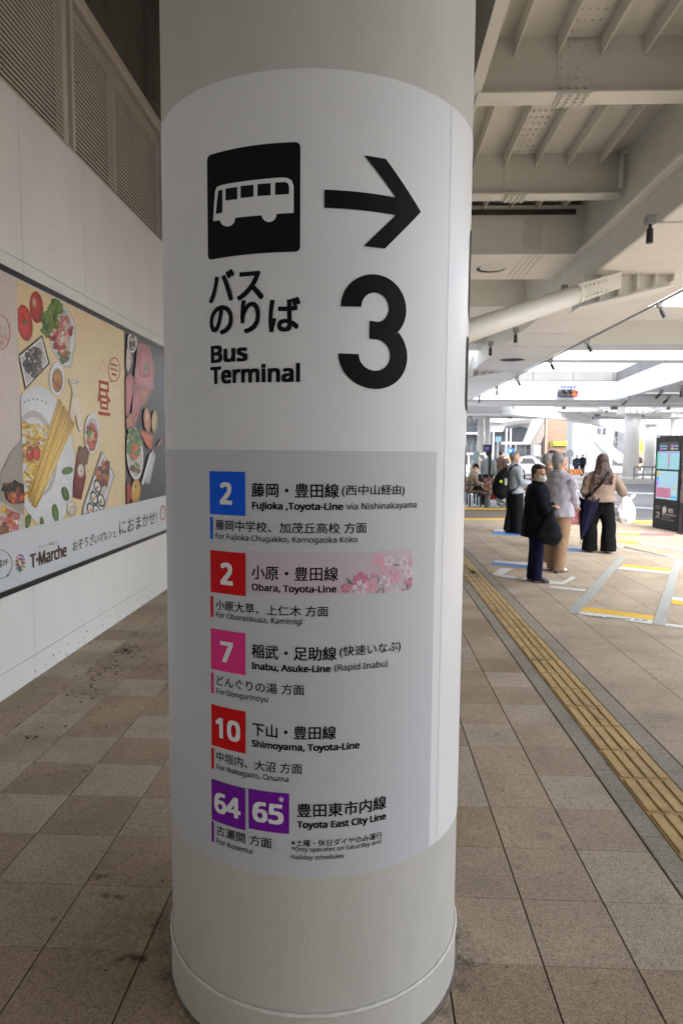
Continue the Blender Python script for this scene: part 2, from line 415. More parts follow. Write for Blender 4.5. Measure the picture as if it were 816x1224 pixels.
# pink panel with cherry blossom
sa, zt = cyl(296, 657.6); sb, _ = cyl(491.7, 661); _, zb = cyl(296, 707.5)
pk = [srgb(*c) for c in ((205, 182, 192), (205, 175, 187))]
csheet('blossom_panel', sa, sb, zb, zt, .0028, mat('blossom_pink', srgb(202, 186, 197), .42))
FM = [mat('petal_pink', srgb(226, 165, 188), .4), mat('petal_white', srgb(226, 208, 218), .4), mat('petal_deep', srgb(214, 122, 156), .4), mat('leaf_print', srgb(92, 120, 100), .4), mat('stamen_print', srgb(225, 190, 165), .4)]
def cb(x, y): return cyl(400 + x / 8.16, 650 + y / 8.16)
Z0, Z1 = zb + .001, zt - .001
def clipz(pts):
    def cl(P, ax, lim, sgn):
        out = []
        for i in range(len(P)):
            a, b = P[i], P[(i + 1) % len(P)]; ia = (a[ax] - lim) * sgn <= 0; ib = (b[ax] - lim) * sgn <= 0
            if ia: out.append(a)
            if ia != ib: t = (lim - a[ax]) / (b[ax] - a[ax]); out.append((a[0] + t * (b[0] - a[0]), a[1] + t * (b[1] - a[1])))
        return out
    P = cl(pts, 1, Z1, 1); P = cl(P, 1, Z0, -1) if len(P) > 2 else []; return cl(P, 0, sb - .0005, 1) if len(P) > 2 else []
lay = [0]
def blossom(x, y, r, k, dots=None):
    c = cb(x, y); rr = r / 8.16 * .00205; lay[0] += 1; o = .0034 + lay[0] * .00009
    bmv = []
    b = bmesh.new()
    a0 = random.uniform(0, 6)
    def put(pts, mi):
        pts = clipz(pts)
        if len(pts) > 2: b.faces.new([b.verts.new((p[0], p[1], 0)) for p in pts]).material_index = mi
    for i in range(5):
        a = a0 + i * 2 * math.pi / 5; u = (math.cos(a), math.sin(a)); v = (-u[1], u[0])
        pr = [(.1, 0), (.45, .28), (.75, .36), (.97, .2), (.88, 0), (.97, -.2), (.75, -.36), (.45, -.28)]
        put([(c[0] + rr * (p * u[0] + q * v[0]), c[1] + rr * (p * u[1] + q * v[1])) for p, q in pr], k)
    grid_cut(b, 0, STEP); under(bm_out('blossom', b, FM, None, onc(o), cface), sign)
    b = bmesh.new()
    for i in range(9):
        a = a0 + i * .698; q = (c[0] + rr * .3 * math.cos(a), c[1] + rr * .3 * math.sin(a))
        put2 = clipz([(q[0] + rr * .08 * math.cos(t * 1.57), q[1] + rr * .08 * math.sin(t * 1.57)) for t in range(4)])
        if len(put2) > 2: b.faces.new([b.verts.new((p[0], p[1], 0)) for p in put2]).material_index = dots
    under(bm_out('stamens', b, FM, None, onc(o + .00005), cface), sign)
for a in ((420, 155, 72, 0, 4), (480, 245, 66, 0, 4), (520, 165, 64, 1, 2), (670, 185, 70, 1, 2), (575, 315, 82, 0, 4), (705, 270, 64, 1, 2), (250, 345, 80, 2, 2), (190, 375, 45, 2, 2),
          (105, 430, 56, 2, 4), (345, 405, 78, 0, 4), (240, 430, 82, 1, 2), (480, 370, 70, 1, 2), (735, 370, 52, 2, 4), (580, 485, 66, 1, 2), (738, 180, 45, 0, 4), (385, 300, 36, 0, 2), (730, 440, 36, 0, 4), (650, 480, 26, 0, 4)): blossom(*a)
b = bmesh.new()
for P, mi in (([(103, 325), (140, 345), (172, 400), (135, 385)], 3), ([(545, 203), (590, 194), (635, 204), (590, 212)], 3), ([(400, 300), (408, 300), (428, 365), (420, 365)], 3), ([(458, 390), (464, 390), (470, 450), (463, 450)], 3),
              ([(640, 270), (655, 274), (650, 284)], 3), ([(680, 380), (688, 380), (708, 440), (700, 440)], 3), ([(395, 470), (415, 445), (430, 450), (405, 478)], 2), ([(458, 455), (476, 445), (482, 474), (464, 476)], 2),
              ([(640, 450), (665, 435), (670, 450), (648, 460)], 2), ([(668, 355), (680, 352), (684, 388), (672, 388)], 2), ([(425, 435), (438, 430), (436, 448)], 3), ([(670, 440), (700, 436), (698, 444)], 3)):
    b.faces.new([b.verts.new((*cb(*p), 0)) for p in P]).material_index = mi
under(bm_out('leaves_and_buds', b, FM, None, onc(.0054), cface), sign)
T = ctext
for i, a in enumerate([
    ('藤岡・豊田線', 301.2, 404.8, 593.9, 17.2), ('小原・豊田線', 301.2, 403.8, 691.8, 17), ('稲武・足助線', 301.5, 402, 785.6, 16.7), ('下山・豊田線', 301.9, 401.5, 878.6, 16.2), ('豊田東市内線', 354.8, 460.7, 976, 16.8)]):
    T('route_name', *a, bold=.018, jp=True)
for a in [('(西中山経由)', 408, 482.5, 594, 14.5), ('(快速いなぶ)', 405.5, 477.6, 786.3, 14.5)]: T('route_name', *a, bold=.010, jp=True)
for a in [('Fujioka ,Toyota-Line', 301.9, 409.8, 608, 8.3), ('Obara, Toyota-Line', 301.5, 401.9, 705.2, 8.1), ('Inabu, Asuke-Line', 301.5, 394.9, 799, 8), ('Shimoyama, Toyota-Line', 301.5, 429.3, 891.6, 8), ('Toyota East City Line', 355, 460.5, 988.8, 8)]:
    T('route_lettering', *a, bold=.042)
for a in [('via Nishinakayama', 413.7, 496.5, 609, 7.6), ('(Rapid Inabu)', 399.5, 462.4, 801.6, 7.6)]: T('route_lettering', *a, bold=.010)
for a in [('藤岡中学校、加茂丘高校 方面', 258.9, 437.6, 633, 12.6), ('小原大草、上仁木 方面', 259, 392.3, 728, 12.2), ('どんぐりの湯 方面', 259.9, 363.8, 818.4, 12.2), ('中垣内、大沼 方面', 259.9, 361.4, 908.8, 12), ('古瀬間 方面', 259.9, 325, 996.8, 12), ('※土曜・休日ダイヤのみ運行', 348.2, 455.8, 1010.4, 8.2)]:
    T('stop_names', *a, bold=.009, jp=True)
for a in [('For Fujioka Chugakko, Kamogaoka Koko', 258.9, 427, 643.3, 6.6), ('For Obaraokusa, Kaminigi', 259.4, 361.4, 737.2, 6.5), ('For Dongurinoyu', 259.9, 320.7, 828.4, 6.4), ('For Nakagaito, Onuma', 259.9, 345.2, 918.4, 6.3), ('For Kosema', 260, 302.2, 1007, 6.2), ('*Only operates on Saturday and', 348.5, 454.4, 1016.6, 5.2), ('Holiday schedules', 348.2, 410.4, 1026, 5.2)]:
    T('stop_lettering', *a, bold=.010)
# lettering of the next sheet, just turning out of sight on the right
for d0, d1, z0, z1 in ((75, 100, 1.98, 2.23), (72.5, 96, 1.72, 1.93), (77, 100, 1.45, 1.62)):
    cpoly('far_side_print', rrect(d0 * D2, d1 * D2, z0, z1, .03), ink, .0032)

# ================================================================ FLOOR
XL = [-2.32, -2.02, -1.70, -1.37, -1.03, -.70, -.37, -.05, .26, .565, .855, 1.15]
P_ = .322
TM = dict(L=tile_mat('paving_light', (.45, .385, .298), (.48, .39, .285)), M=tile_mat('paving_mid', (.41, .338, .25), (.45, .35, .245)),
          B=tile_mat('paving_brown', (.36, .285, .20), (.41, .305, .205)), W=tile_mat('paving_wide', (.405, .338, .258), (.44, .36, .26)), K=tile_mat('paving_grey', (.31, .28, .228), (.34, .30, .24)))
grout = mat('grout', (.15, .12, .09), .9, nscale=25, namt=.3)
fl = MB(); fl.add([(-2.32, -8, -.012), (40, -8, -.012), (40, 16.3, -.012), (6.0, 16.6, -.012), (4.9, 16.9, -.012), (4.4, 20.5, -.012), (-2.32, 20.5, -.012)], [tuple(range(7))])
floor = struct(fl.build('floor', grout))
tilemesh = {}
def tile_mesh(w, d, k, gx=.005, gy=.0012):
    if k == 'W': gx = .003
    key = (round(w, 3), round(d, 3), k)
    if key not in tilemesh:
        a, c = w / 2 - gx / 2, d / 2 - gy / 2; b = .002; z = (-.012, -.002, 0)
        vs = [(sx * a, sy * c, z[0]) for sx, sy in ((-1, -1), (1, -1), (1, 1), (-1, 1))] + [(sx * a, sy * c, z[1]) for sx, sy in ((-1, -1), (1, -1), (1, 1), (-1, 1))] + [(sx * (a - b), sy * (c - b), 0) for sx, sy in ((-1, -1), (1, -1), (1, 1), (-1, 1))]
        fs = [(8, 9, 10, 11)] + [(i, (i + 1) % 4, 4 + (i + 1) % 4, 4 + i) for i in range(4)] + [(4 + i, 4 + (i + 1) % 4, 8 + (i + 1) % 4, 8 + i) for i in range(4)]
        me = bpy.data.meshes.new('tile'); me.from_pydata(vs, [], fs); me.materials.append(TM[k]); me.update(); tilemesh[key] = me
    return tilemesh[key]
tiles = []
known = {(0, 3): 'M', (0, 4): 'M', (0, 5): 'B', (1, 3): 'M', (1, 4): 'B', (1, 2): 'B', (1, 5): 'M', (-1, 3): 'B', (-1, 4): 'B', (-1, 5): 'B', (2, 3): 'B', (2, 2): 'L', (2, 4): 'M', (3, 1): 'L', (3, 2): 'B', (3, 3): 'L', (3, 4): 'B',
         (4, 1): 'M', (4, 2): 'L', (4, 3): 'B', (4, 4): 'L', (5, 0): 'B', (5, 1): 'B', (5, 2): 'B', (5, 1): 'L', (5, 3): 'L', (6, 2): 'B', (7, 1): 'M', (7, 2): 'L',
         (-1, 8): 'B', (-1, 9): 'B', (-1, 10): 'B', (0, 8): 'M', (0, 9): 'M', (0, 10): 'L', (1, 9): 'M', (1, 10): 'L', (2, 10): 'M', (2, 9): 'M', (3, 9): 'M', (3, 10): 'L', (3, 8): 'L', (4, 10): 'M', (4, 9): 'M', (4, 8): 'L', (5, 9): 'L', (5, 10): 'M', (6, 10): 'L', (6, 9): 'M', (7, 10): 'M', (7, 9): 'B', (8, 10): 'L', (8, 9): 'B', (9, 10): 'B', (10, 9): 'L'}
for i in range(-26, 58):
    yc = 2.03 + P_ * (i + .5)
    for j in range(len(XL) - 1):
        k = known.get((i, j)) or random.choice('LMMMBB' if i < 14 else 'MMMB')
        tiles.append(((XL[j] + XL[j + 1]) / 2, yc, XL[j + 1] - XL[j], P_, k))
for i in range(-20, 47):
    yc = 1.6 + .435 * (i + .5)
    if yc > 16.2 : continue
    for j in range(0, 24):
        xc = 1.63 + .435 * (j + .5); tiles.append((xc, yc, .435, .435, 'W'))
def pix_area(t):
    x, y, w, d, k = t; P = [proj((x + a * w / 2, y + b * d / 2, 0)) for a, b in ((-1, -1), (1, -1), (1, 1), (-1, 1))]
    if any(p[0] < -9000 for p in P): return 0
    if all(p[0] < 0 for p in P) or all(p[0] > 816 for p in P) or all(p[1] > 1224 for p in P): return 0
    if all(205 < p[0] < 535 for p in P): return .001
    return abs(sum(P[i][0] * P[(i + 1) % 4][1] - P[(i + 1) % 4][0] * P[i][1] for i in range(4)) / 2)
tiles.sort(key=pix_area, reverse=True)
rng = random.Random(4)
for t in tiles[:300]:
    o = link('tile', tile_mesh(t[2], t[3], t[4]), floor, (t[0] , t[1], 0.0 - rng.random() * .0005))
rest = {}
mb = MB(); order = list('LMBWK')
for x, y, w, d, k in tiles[300:]:
    a, c = w / 2 - .003, d / 2 - .0015
    z = -rng.random() * .001
    mb.add([(x - a, y - c, z), (x + a, y - c, z), (x + a, y + c, z), (x - a, y + c, z)], [(0, 1, 2, 3)], order.index(k))
stuff(mb.build('far_tiles', [TM[k] for k in order], floor))
# tactile strip with grey setts each side
mb = MB()
for x0, x1 in ((1.157, 1.252), (1.512, 1.625)):
    y = -6
    while y < 20:
        if x1 > 1.6 and y > 16: break
        mb.bbox(x0, x1, y, y + .3, -.012, .0, .002); y += .303
floor_k = mb.build('grey_border', TM['K'], floor)
tact = mat('tactile_yellow', srgb(186, 158, 106), .6, nscale=5, namt=.2, bump=.3, bscale=120, detail=8)
mb = MB(); W4 = (1.505 - 1.258) / 4
mb.bbox(1.257, 1.506, .001, .320, -.012, .001, .0015)
for q in range(4):
    xa = 1.258 + W4 * q + .009; mb.bbox(xa, xa + W4 - .018, .012, .308, .0005, .0085, .003)
tb = mb.build('tactile_block', tact, floor)
tme = tb.data; k = 0
for i in range(-6, 54):
    y = .4 + .322 * i
    if i == 0: tb.location = (0, y, 0)
    else: link('tactile_block', tme, floor, (0, y, 0))
tactx = mb
chips = MB(); rr_ = random.Random(9)
for _ in range(46):
    d = rr_.uniform(-55, 55); z = rr_.choice((rr_.uniform(.16, .5), rr_.uniform(.16, .5), rr_.uniform(2.5, 3.3))); s_ = rr_.uniform(.0008, .0024); f_ = onc(.0009)
    chips.add([f_(d * D2 + s_ * math.cos(q * 1.257) * rr_.uniform(.6, 1.2), z + s_ * math.sin(q * 1.257) * rr_.uniform(.6, 1.4)) for q in range(5)], [tuple(range(5))])
stuff(under(chips.build('paint_chips', mat('chip', (.36, .33, .29), .8)), col_))
# droppings and dirt specks by the wall
sp = MB()
def speck(x, y, s, mi=0):
    n = 6; a0 = random.random() * 6
    sp.add([(x + s * (.7 + .5 * random.random()) * math.cos(a0 + 2 * math.pi * i / n), y + s * 1.3 * (.7 + .5 * random.random()) * math.sin(a0 + 2 * math.pi * i / n), .0012) for i in range(n)], [tuple(range(n))], mi)
for cx_, cy_, sx_, sy_, n_ in ((155, 777, 22, 9, 60), (150, 778, 8, 4, 40), (125, 800, 25, 7, 45), (105, 815, 30, 14, 30), (110, 838, 50, 12, 16), (160, 752, 25, 10, 14), (185, 800, 15, 6, 14), (70, 860, 50, 25, 10), (40, 882, 10, 3, 8), (100, 760, 60, 30, 25)):
    for _ in range(n_):
        g = G(random.gauss(cx_, sx_ * .6), random.gauss(cy_, sy_ * .6))
        if g.x > -2.3 and g.y > 2: speck(g.x, g.y, random.uniform(.004, .011), 0 if random.random() < .8 else 1)
for _ in range(70):
    x, y = random.uniform(-2.3, 1.1), random.uniform(1.5, 6)
    speck(x, y, random.uniform(.002, .005))
stuff(sp.build('grit', [mat('grit_dark', (.035, .028, .02), .9), mat('grit_brown', (.12, .075, .035), .9)], floor))

# soft stains and trodden dirt
sm = bpy.data.materials.new('floor_stain'); sm.use_nodes = True
_n = sm.node_tree.nodes; _l = sm.node_tree.links; _b = _n['Principled BSDF']; _b.inputs['Base Color'].default_value = (.05, .042, .035, 1); _b.inputs['Roughness'].default_value = .9
_vc = _n.new('ShaderNodeVertexColor'); _vc.layer_name = 'amount'; _g = _n.new('ShaderNodeNewGeometry'); _t = _n.new('ShaderNodeTexNoise'); _t.inputs['Scale'].default_value = 38; _t.inputs['Detail'].default_value = 7
_l.new(_g.outputs['Position'], _t.inputs['Vector']); _mr = _n.new('ShaderNodeMapRange'); _mr.inputs[1].default_value = .35; _mr.inputs[2].default_value = .65; _l.new(_t.outputs['Fac'], _mr.inputs[0])
_mu = _n.new('ShaderNodeMath'); _mu.operation = 'MULTIPLY'; _l.new(_vc.outputs[0], _mu.inputs[0]); _l.new(_mr.outputs[0], _mu.inputs[1]); _l.new(_mu.outputs[0], _b.inputs['Alpha'])
def stains(name, items, parent, z=.0022):
    mb = MB(); cols = []
    for i, (x, y, rx, ry, k) in enumerate(items):
        n = 14; zz = z + i * .00004; w = [random.uniform(.7, 1.2) for _ in range(n)]
        P = [(x, y, zz)] + [(x + .5 * rx * w[j] * math.cos(6.2832 * j / n), y + .5 * ry * w[j] * math.sin(6.2832 * j / n), zz) for j in range(n)] + [(x + rx * w[j] * math.cos(6.2832 * j / n), y + ry * w[j] * math.sin(6.2832 * j / n), zz) for j in range(n)]
        cols += [k] + [k * .6] * n + [0] * n
        mb.add(P, [(0, 1 + j, 1 + (j + 1) % n) for j in range(n)] + [(1 + j, 1 + n + j, 1 + n + (j + 1) % n, 1 + (j + 1) % n) for j in range(n)])
    o = mb.build(name, sm, parent); ca = o.data.color_attributes.new('amount', 'FLOAT_COLOR', 'POINT')
    for i, c in enumerate(cols): ca.data[i].color = (c, c, c, 1)
    return stuff(o)
it = []
for px_, py_, rx, ry, k in ((118, 1048, .05, .03, .7), (136, 1072, .06, .018, .8), (160, 1146, .07, .03, .85), (66, 1100, .02, .02, .6), (190, 1100, .05, .09, .5), (172, 760, .3, .2, .35), (140, 790, .35, .3, .3), (100, 830, .4, .2, .25), (650, 1000, .05, .04, .35), (700, 875, .03, .03, .4), (790, 1075, .04, .03, .5), (560, 1150, .12, .2, .3), (620, 800, .3, .2, .2), (700, 760, .4, .25, .18)):
    g = G(px_, py_); it.append((g.x, g.y, rx, ry, k))
for q in range(26):
    a = 2 * math.pi * q / 26; r_ = CR + .025; it.append((CX + r_ * math.sin(a), CY - r_ * math.cos(a), .05, .05, random.uniform(.25, .7)))
for _ in range(60): it.append((random.uniform(-2.2, 4.5), random.uniform(1.2, 9), random.uniform(.012, .03), random.uniform(.012, .03), random.uniform(.35, .8)))
for _ in range(30): it.append((random.uniform(-2.2, 4.5), random.uniform(1.2, 9), random.uniform(.1, .4), random.uniform(.1, .4), random.uniform(.08, .2)))
stains('floor_stains', it, floor)
stains('strip_dirt', [(random.uniform(1.28, 1.48), random.uniform(1.5, 12), random.uniform(.03, .10), random.uniform(.08, .5), random.uniform(.06, .2)) for _ in range(50)], floor, .0093)
# painted markings
white_p = mat('marking_white', (.62, .62, .60), .6, nscale=14, namt=.12)
yellow_p = mat('marking_yellow', srgb(222, 178, 50), .6, nscale=14, namt=.1)
blue_p = mat('marking_blue', srgb(70, 130, 205), .6, nscale=14, namt=.1)
grey_p = mat('marking_grey', (.36, .37, .35), .7, nscale=30, namt=.18)
red_p = mat('marking_red', srgb(190, 110, 125), .6)
def c3(x, y): return G(545 + x / 3.011, 640 + y / 3.011)
def mark(pts, m, z=.004, name='floor_marking', conv=c3):
    mb = MB(); P = [conv(*p) for p in pts]; mb.add([(p.x, p.y, z) for p in P], [tuple(range(len(P)))])
    o = mb.build(name, m, floor)
    if o.data.polygons[0].normal.z < 0: o.data.flip_normals()
    return o
mark([(398, 278), (437, 284), (610, 80), (586, 76)], grey_p, name='grey_path_line')
mark([(705, 319), (750, 326), (812, 90), (786, 85)], grey_p, name='grey_path_line')
mark([(445, 273), (708, 306), (702, 320), (432, 283)], white_p, name='white_mat_line')
mark([(458, 258), (712, 290), (708, 305.5), (445, 272.5)], yellow_p, name='yellow_mat_line')
mark([(591, 113), (770, 131), (768, 140), (578, 121)], white_p, name='white_mat_line')
mark([(600, 104), (772, 122), (770, 130.5), (591, 112.5)], yellow_p, name='yellow_mat_line')
mark([(776, 222), (850, 231), (850, 242), (775, 232)], white_p, name='white_mat_line')
mark([(775, 232.5), (850, 242.5), (850, 258), (773, 246)], yellow_p, name='yellow_mat_line')
mark([(140, 90), (300, 102), (300, 112), (133, 97)], white_p, name='white_mat_line')
mark([(133, 97.5), (300, 112.5), (300, 122), (122, 105)], blue_p, name='blue_mat_line')
mark([(160, 118), (205, 120), (165, 142), (215, 149), (225, 152), (195, 157), (128, 142)], white_p, name='white_arrow')
mark([(320, 164), (380, 168), (412, 150), (405, 146), (432, 152), (425, 156), (385, 177), (318, 174)], white_p, name='white_arrow')
mark([(230, 160), (262, 150), (262, 172)], white_p, name='white_arrow')
mark([(335, 182), (466, 195), (460, 202), (335, 189)], white_p, name='white_line')
mark([(752, 318), (850, 329), (850, 339), (750, 326)], white_p, name='white_line')
mark([(606, 41), (790, 82), (786, 85), (598, 43)], white_p, name='white_line')
mark([(400, 46), (470, 48), (470, 58), (395, 56)], blue_p, name='blue_mat_line')
mark([(400, 42), (470, 44), (470, 47.5), (400, 45.5)], white_p, name='white_mat_line')
pc = lambda x, y: G(x, y)
mark([(590, 635.5), (640, 637), (640, 641), (588, 639)], blue_p, name='blue_mat_line', conv=pc)
mark([(590, 633), (640, 634.5), (640, 637), (590, 635.5)], white_p, name='white_mat_line', conv=pc)
mark([(738, 645.8), (762, 648), (760, 650.5), (737, 648)], yellow_p, name='yellow_mat_line', conv=pc)
mark([(738, 637), (765, 638.2), (764, 640), (738, 638.8)], yellow_p, name='yellow_mat_line', conv=pc)
mark([(762, 637), (805, 638.2), (804, 640.4), (766, 639.6)], red_p, name='red_mat_line', conv=pc)
mark([(738, 636), (770, 635), (762, 637.5), (740, 637)], white_p, name='white_mat_line', conv=pc)
mark([(766, 648.5), (816, 656.5), (816, 658.3), (766, 650)], white_p, name='white_line', conv=pc)
mark([(735, 651), (800, 666), (798, 667.3), (735, 652.6)], white_p, name='white_line', conv=pc)
# worn small print along the nearest mat
pm = MB(); xx = 470
while xx < 680:
    w_ = random.uniform(4, 9)
    if random.random() < .8:
        f_ = (xx - 432) / 276; yt = 285.6 + f_ * 22; P = [c3(xx, yt), c3(xx + w_, yt + w_ * .11), c3(xx + w_, yt + w_ * .11 + 4.2), c3(xx, yt + 4.2)]
        pm.add([(p.x, p.y, .006) for p in P], [(0, 1, 2, 3)])
    xx += w_ + 2.5
pm.build('worn_print', mat('worn_ink', (.16, .16, .15), .7), floor)
# yellow lines across the pavement near the kerb
mark([(552, 606.8), (617, 608), (617, 610), (552, 609)], yellow_p, name='yellow_line', conv=pc)
mark([(552, 619.5), (612, 619.6), (612, 621.8), (552, 621.6)], yellow_p, name='yellow_line', conv=pc)
mark([(738, 621.5), (785, 623), (785, 626), (738, 624)], yellow_p, name='yellow_line', conv=pc)
# ================================================================ WALL ON THE LEFT
WX = -2.32
wall_m = mat('wall_panel', (.74, .735, .715), .5, nscale=2.2, namt=.035, bump=.12, bscale=40, stretch=(1, 1, .5))
dark_gap = mat('dark_gap', (.05, .048, .045), .9)
wall = empty('panelled_wall', (WX, 6, 0), 'long cream panelled wall along the left side of the pavement', 'wall')
def wmesh(mb, name, m, p=None, **k): return under(mb.build(name, m, **k), p or wall)
mb = MB(); mb.box(WX - .25, WX - .012, -6, 20.5, 0, 3.91); wmesh(mb, 'backing', dark_gap)
YJ = [-6, -4.4, -2.6, -.8, 1.0, 2.8, 3.7, 4.60, 5.62, 6.42, 7.3, 8.2, 9.1, 10.9, 12.7, 14.5, 16.3, 18.4, 20.5]
ZJ = [(0.0, .163), (.166, 2.847), (2.85, 3.905)]
for i in range(len(YJ) - 1):
    for z0, z1 in ZJ:
        mb = MB(); mb.bbox(WX - .012, WX + random.uniform(-.0006, .0006), YJ[i] + .0015, YJ[i + 1] - .0015, z0, z1, .0015); wmesh(mb, 'panel', wall_m)
# scuffs low on the wall
mb = MB()
for _ in range(45):
    y = random.uniform(4.2, 9); z = abs(random.gauss(0, .06)) + .005; s = random.uniform(.003, .012)
    mb.add([(WX + .0012, y + s * random.uniform(.6, 1.3) * math.cos(t), z + s * random.uniform(.6, 1.3) * math.sin(t)) for t in (0, 1.2, 2.5, 3.7, 5)], [(0, 1, 2, 3, 4)])
for yy, zz in ((5.0, 3.22), (5.02, 3.05), (6.1, 3.4)):
    mb.add([(WX + .0012, yy + .006 * math.cos(t), zz + .006 * math.sin(t)) for t in (0, 1.2, 2.5, 3.7, 5)], [(0, 1, 2, 3, 4)])
stuff(wmesh(mb, 'scuff_marks', mat('scuff', (.27, .22, .17), .9)))
# louvres above
lv = empty('louvre_vent', (WX, 6, 3.9), 'beige metal louvre vent running along the top of the panelled wall', 'louvre')
lou = mat('louvre_metal', (.52, .48, .43), .5, nscale=5, namt=.05)
mb = MB(); mb.box(WX - .35, WX - .12, -6, 12, 3.91, 5.04); under(mb.build('dark_backing', mat('louvre_dark', (.012, .011, .01), .9)), lv)
segs = [(-6, -2.4), (-2.37, .6), (.63, 2.85), (2.85, 5.33), (5.47, 7.72), (7.75, 10)]
mb = MB(); L_ = 1.0
mb.prism([(WX - .022, 0, -.004), (WX - .020, 0, -.007), (WX - .012, 0, -.004), (WX - .012, 0, .008), (WX - .015, 0, .009)], (0, 1, 0))
sl_me = None
for a, b_ in segs:
    for k in range(31):
        z = 3.93 + k * .0355
        if sl_me is None: o = under(mb.build('slat', lou), lv); sl_me = o.data
        else: o = under(link('slat', sl_me), lv)
        o.location = (0, a + .01, z); o.scale = (1, b_ - a - .02, 1)
for y0, y1, x in ((5.335, 5.42, WX - .02), (5.425, 5.47, WX + .012), (7.72, 7.75, WX + .008), (2.82, 2.85, WX + .008), (.6, .63, WX + .008), (6.47, 6.52, WX - .055), (3.98, 4.03, WX - .055), (10, 10.05, WX + .008)):
    mb = MB(); mb.box(x - .06, x, y0, y1, 3.91, 5.03); under(mb.build('mullion', lou), lv)
mb = MB(); mb.box(WX - .12, WX + .02, -6, 12, 5.035, 5.095); mb.box(WX - .12, WX + .05, -6, 12, 5.097, 5.112); mb.box(WX - .12, WX + .0, -6, 12, 3.906, 3.925); under(mb.build('frame', mat('louvre_frame', (.50, .46, .41), .5)), lv)
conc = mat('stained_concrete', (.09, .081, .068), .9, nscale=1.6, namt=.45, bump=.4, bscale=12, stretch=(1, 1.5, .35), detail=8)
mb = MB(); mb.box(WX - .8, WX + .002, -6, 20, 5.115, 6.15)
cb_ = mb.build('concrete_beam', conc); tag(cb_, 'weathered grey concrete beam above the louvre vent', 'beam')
mb = MB()
for yy, zz in ((6.12, 5.62), (7.42, 5.28), (7.75, 5.45), (4.6, 5.8)):
    mb.box(WX + .0, WX + .05, yy, yy + .012, zz, zz + .012); mb.box(WX + .03, WX + .042, yy - .03, yy + .03, zz - .002, zz + .01)
mb.build('bracket', dark_gap, cb_)

# ---------------------------------------------------------------- poster
ps = empty('food_poster', (WX, 5, 1.7), 'wide food advertising poster in a thin black frame on the cream wall', 'poster')
PX = WX + .0135
def c4(x, y): p = onp(x / 2.914, 300 + y / 2.914, 0, WX + .02); return (p.y, p.z)
Pz0, Pz1, Py0, Py1 = .70, 2.715, 2.3, 10.2
white_pr = mat('poster_white', (.60, .63, .66), .35, nscale=3, namt=.01)
mb = MB(); mb.box(WX + .001, WX + .012, Py0, Py1, Pz0, Pz1); under(mb.build('poster_board', white_pr), ps)
frm = mat('poster_frame', (.012, .012, .014), .35)
mb = MB(); mb.box(WX + .0, WX + .026, Py0 - .03, Py1 + .03, Pz1, Pz1 + .035); mb.box(WX, WX + .026, Py0 - .03, Py1 + .03, Pz0 - .035, Pz0)
mb.box(WX, WX + .024, Py0 - .03, Py0, Pz0, Pz1); mb.box(WX, WX + .024, Py1, Py1 + .03, Pz0, Pz1); under(mb.build('frame', frm), ps)
C_ = {}
def pm(key, rgb, amt=.12, sc=30, col2=None): C_[key] = (Vector(srgb(*rgb)) * .97, Vector(srgb(*(col2 or tuple(c * (1 - amt) for c in rgb)))) * .86)
pm('peach', (230, 207, 162), .06, 1.5); pm('dark', (58, 55, 57), .2, 3); pm('mauve', (212, 198, 192), .08, 3, (196, 184, 184)); pm('white', (226, 228, 230), .03, 8); pm('shade', (196, 192, 188), .06, 10)
pm('red', (196, 40, 30), .3, 20, (120, 20, 18)); pm('tomato', (214, 62, 44), .2, 12, (150, 26, 22)); pm('green', (120, 150, 50), .3, 45, (50, 84, 28)); pm('leafd', (70, 110, 40), .3, 45, (120, 150, 60)); pm('ham', (226, 170, 160), .2, 60, (190, 110, 96))
pm('clam', (90, 88, 88), .4, 50, (30, 32, 36)); pm('clam2', (150, 140, 128), .3, 50, (80, 72, 66)); pm('amber', (190, 140, 40), .2, 30, (130, 60, 20)); pm('pasta', (240, 200, 90), .12, 40, (214, 160, 50)); pm('pasta2', (246, 214, 120), .1, 40)
pm('pasta3', (206, 150, 50), .12, 40); pm('mush', (232, 220, 200), .06, 30, (196, 176, 150)); pm('brown', (150, 76, 44), .3, 50, (84, 34, 18)); pm('nori', (36, 34, 32), .2, 40); pm('meat', (206, 110, 116), .2, 25, (170, 70, 84)); pm('meat2', (222, 150, 150), .2, 20, (190, 96, 104))
pm('wood', (192, 120, 70), .15, 12, (150, 86, 46)); pm('onion', (206, 140, 90), .1, 20, (170, 100, 60)); pm('potato', (200, 168, 110), .1, 20); pm('carrot', (222, 96, 40), .1, 30, (190, 70, 30)); pm('yellow', (232, 180, 40), .15, 15, (190, 130, 20)); pm('steelg', (196, 196, 200), .1, 60)
pm('jar', (150, 24, 22), .2, 20, (96, 10, 14)); pm('linen', (214, 206, 192), .06, 20); pm('black', (26, 24, 26), .1, 20); pm('kraft', (150, 104, 72), .2, 20); pm('tray', (168, 158, 146), .1, 10, (134, 120, 104)); pm('shadow', (205, 172, 116), .05, 6); pm('leaf', (96, 140, 50), .15, 20, (60, 100, 34)); pm('garlic', (238, 230, 220), .04, 20)
pm_mat = bpy.data.materials.new('poster_print'); pm_mat.use_nodes = True
_n = pm_mat.node_tree.nodes; _l = pm_mat.node_tree.links; _b = _n['Principled BSDF']; _b.inputs['Roughness'].default_value = .35; _b.inputs['Specular IOR Level'].default_value = .4
_at = _n.new('ShaderNodeVertexColor'); _at.layer_name = 'print'
_g = _n.new('ShaderNodeNewGeometry')
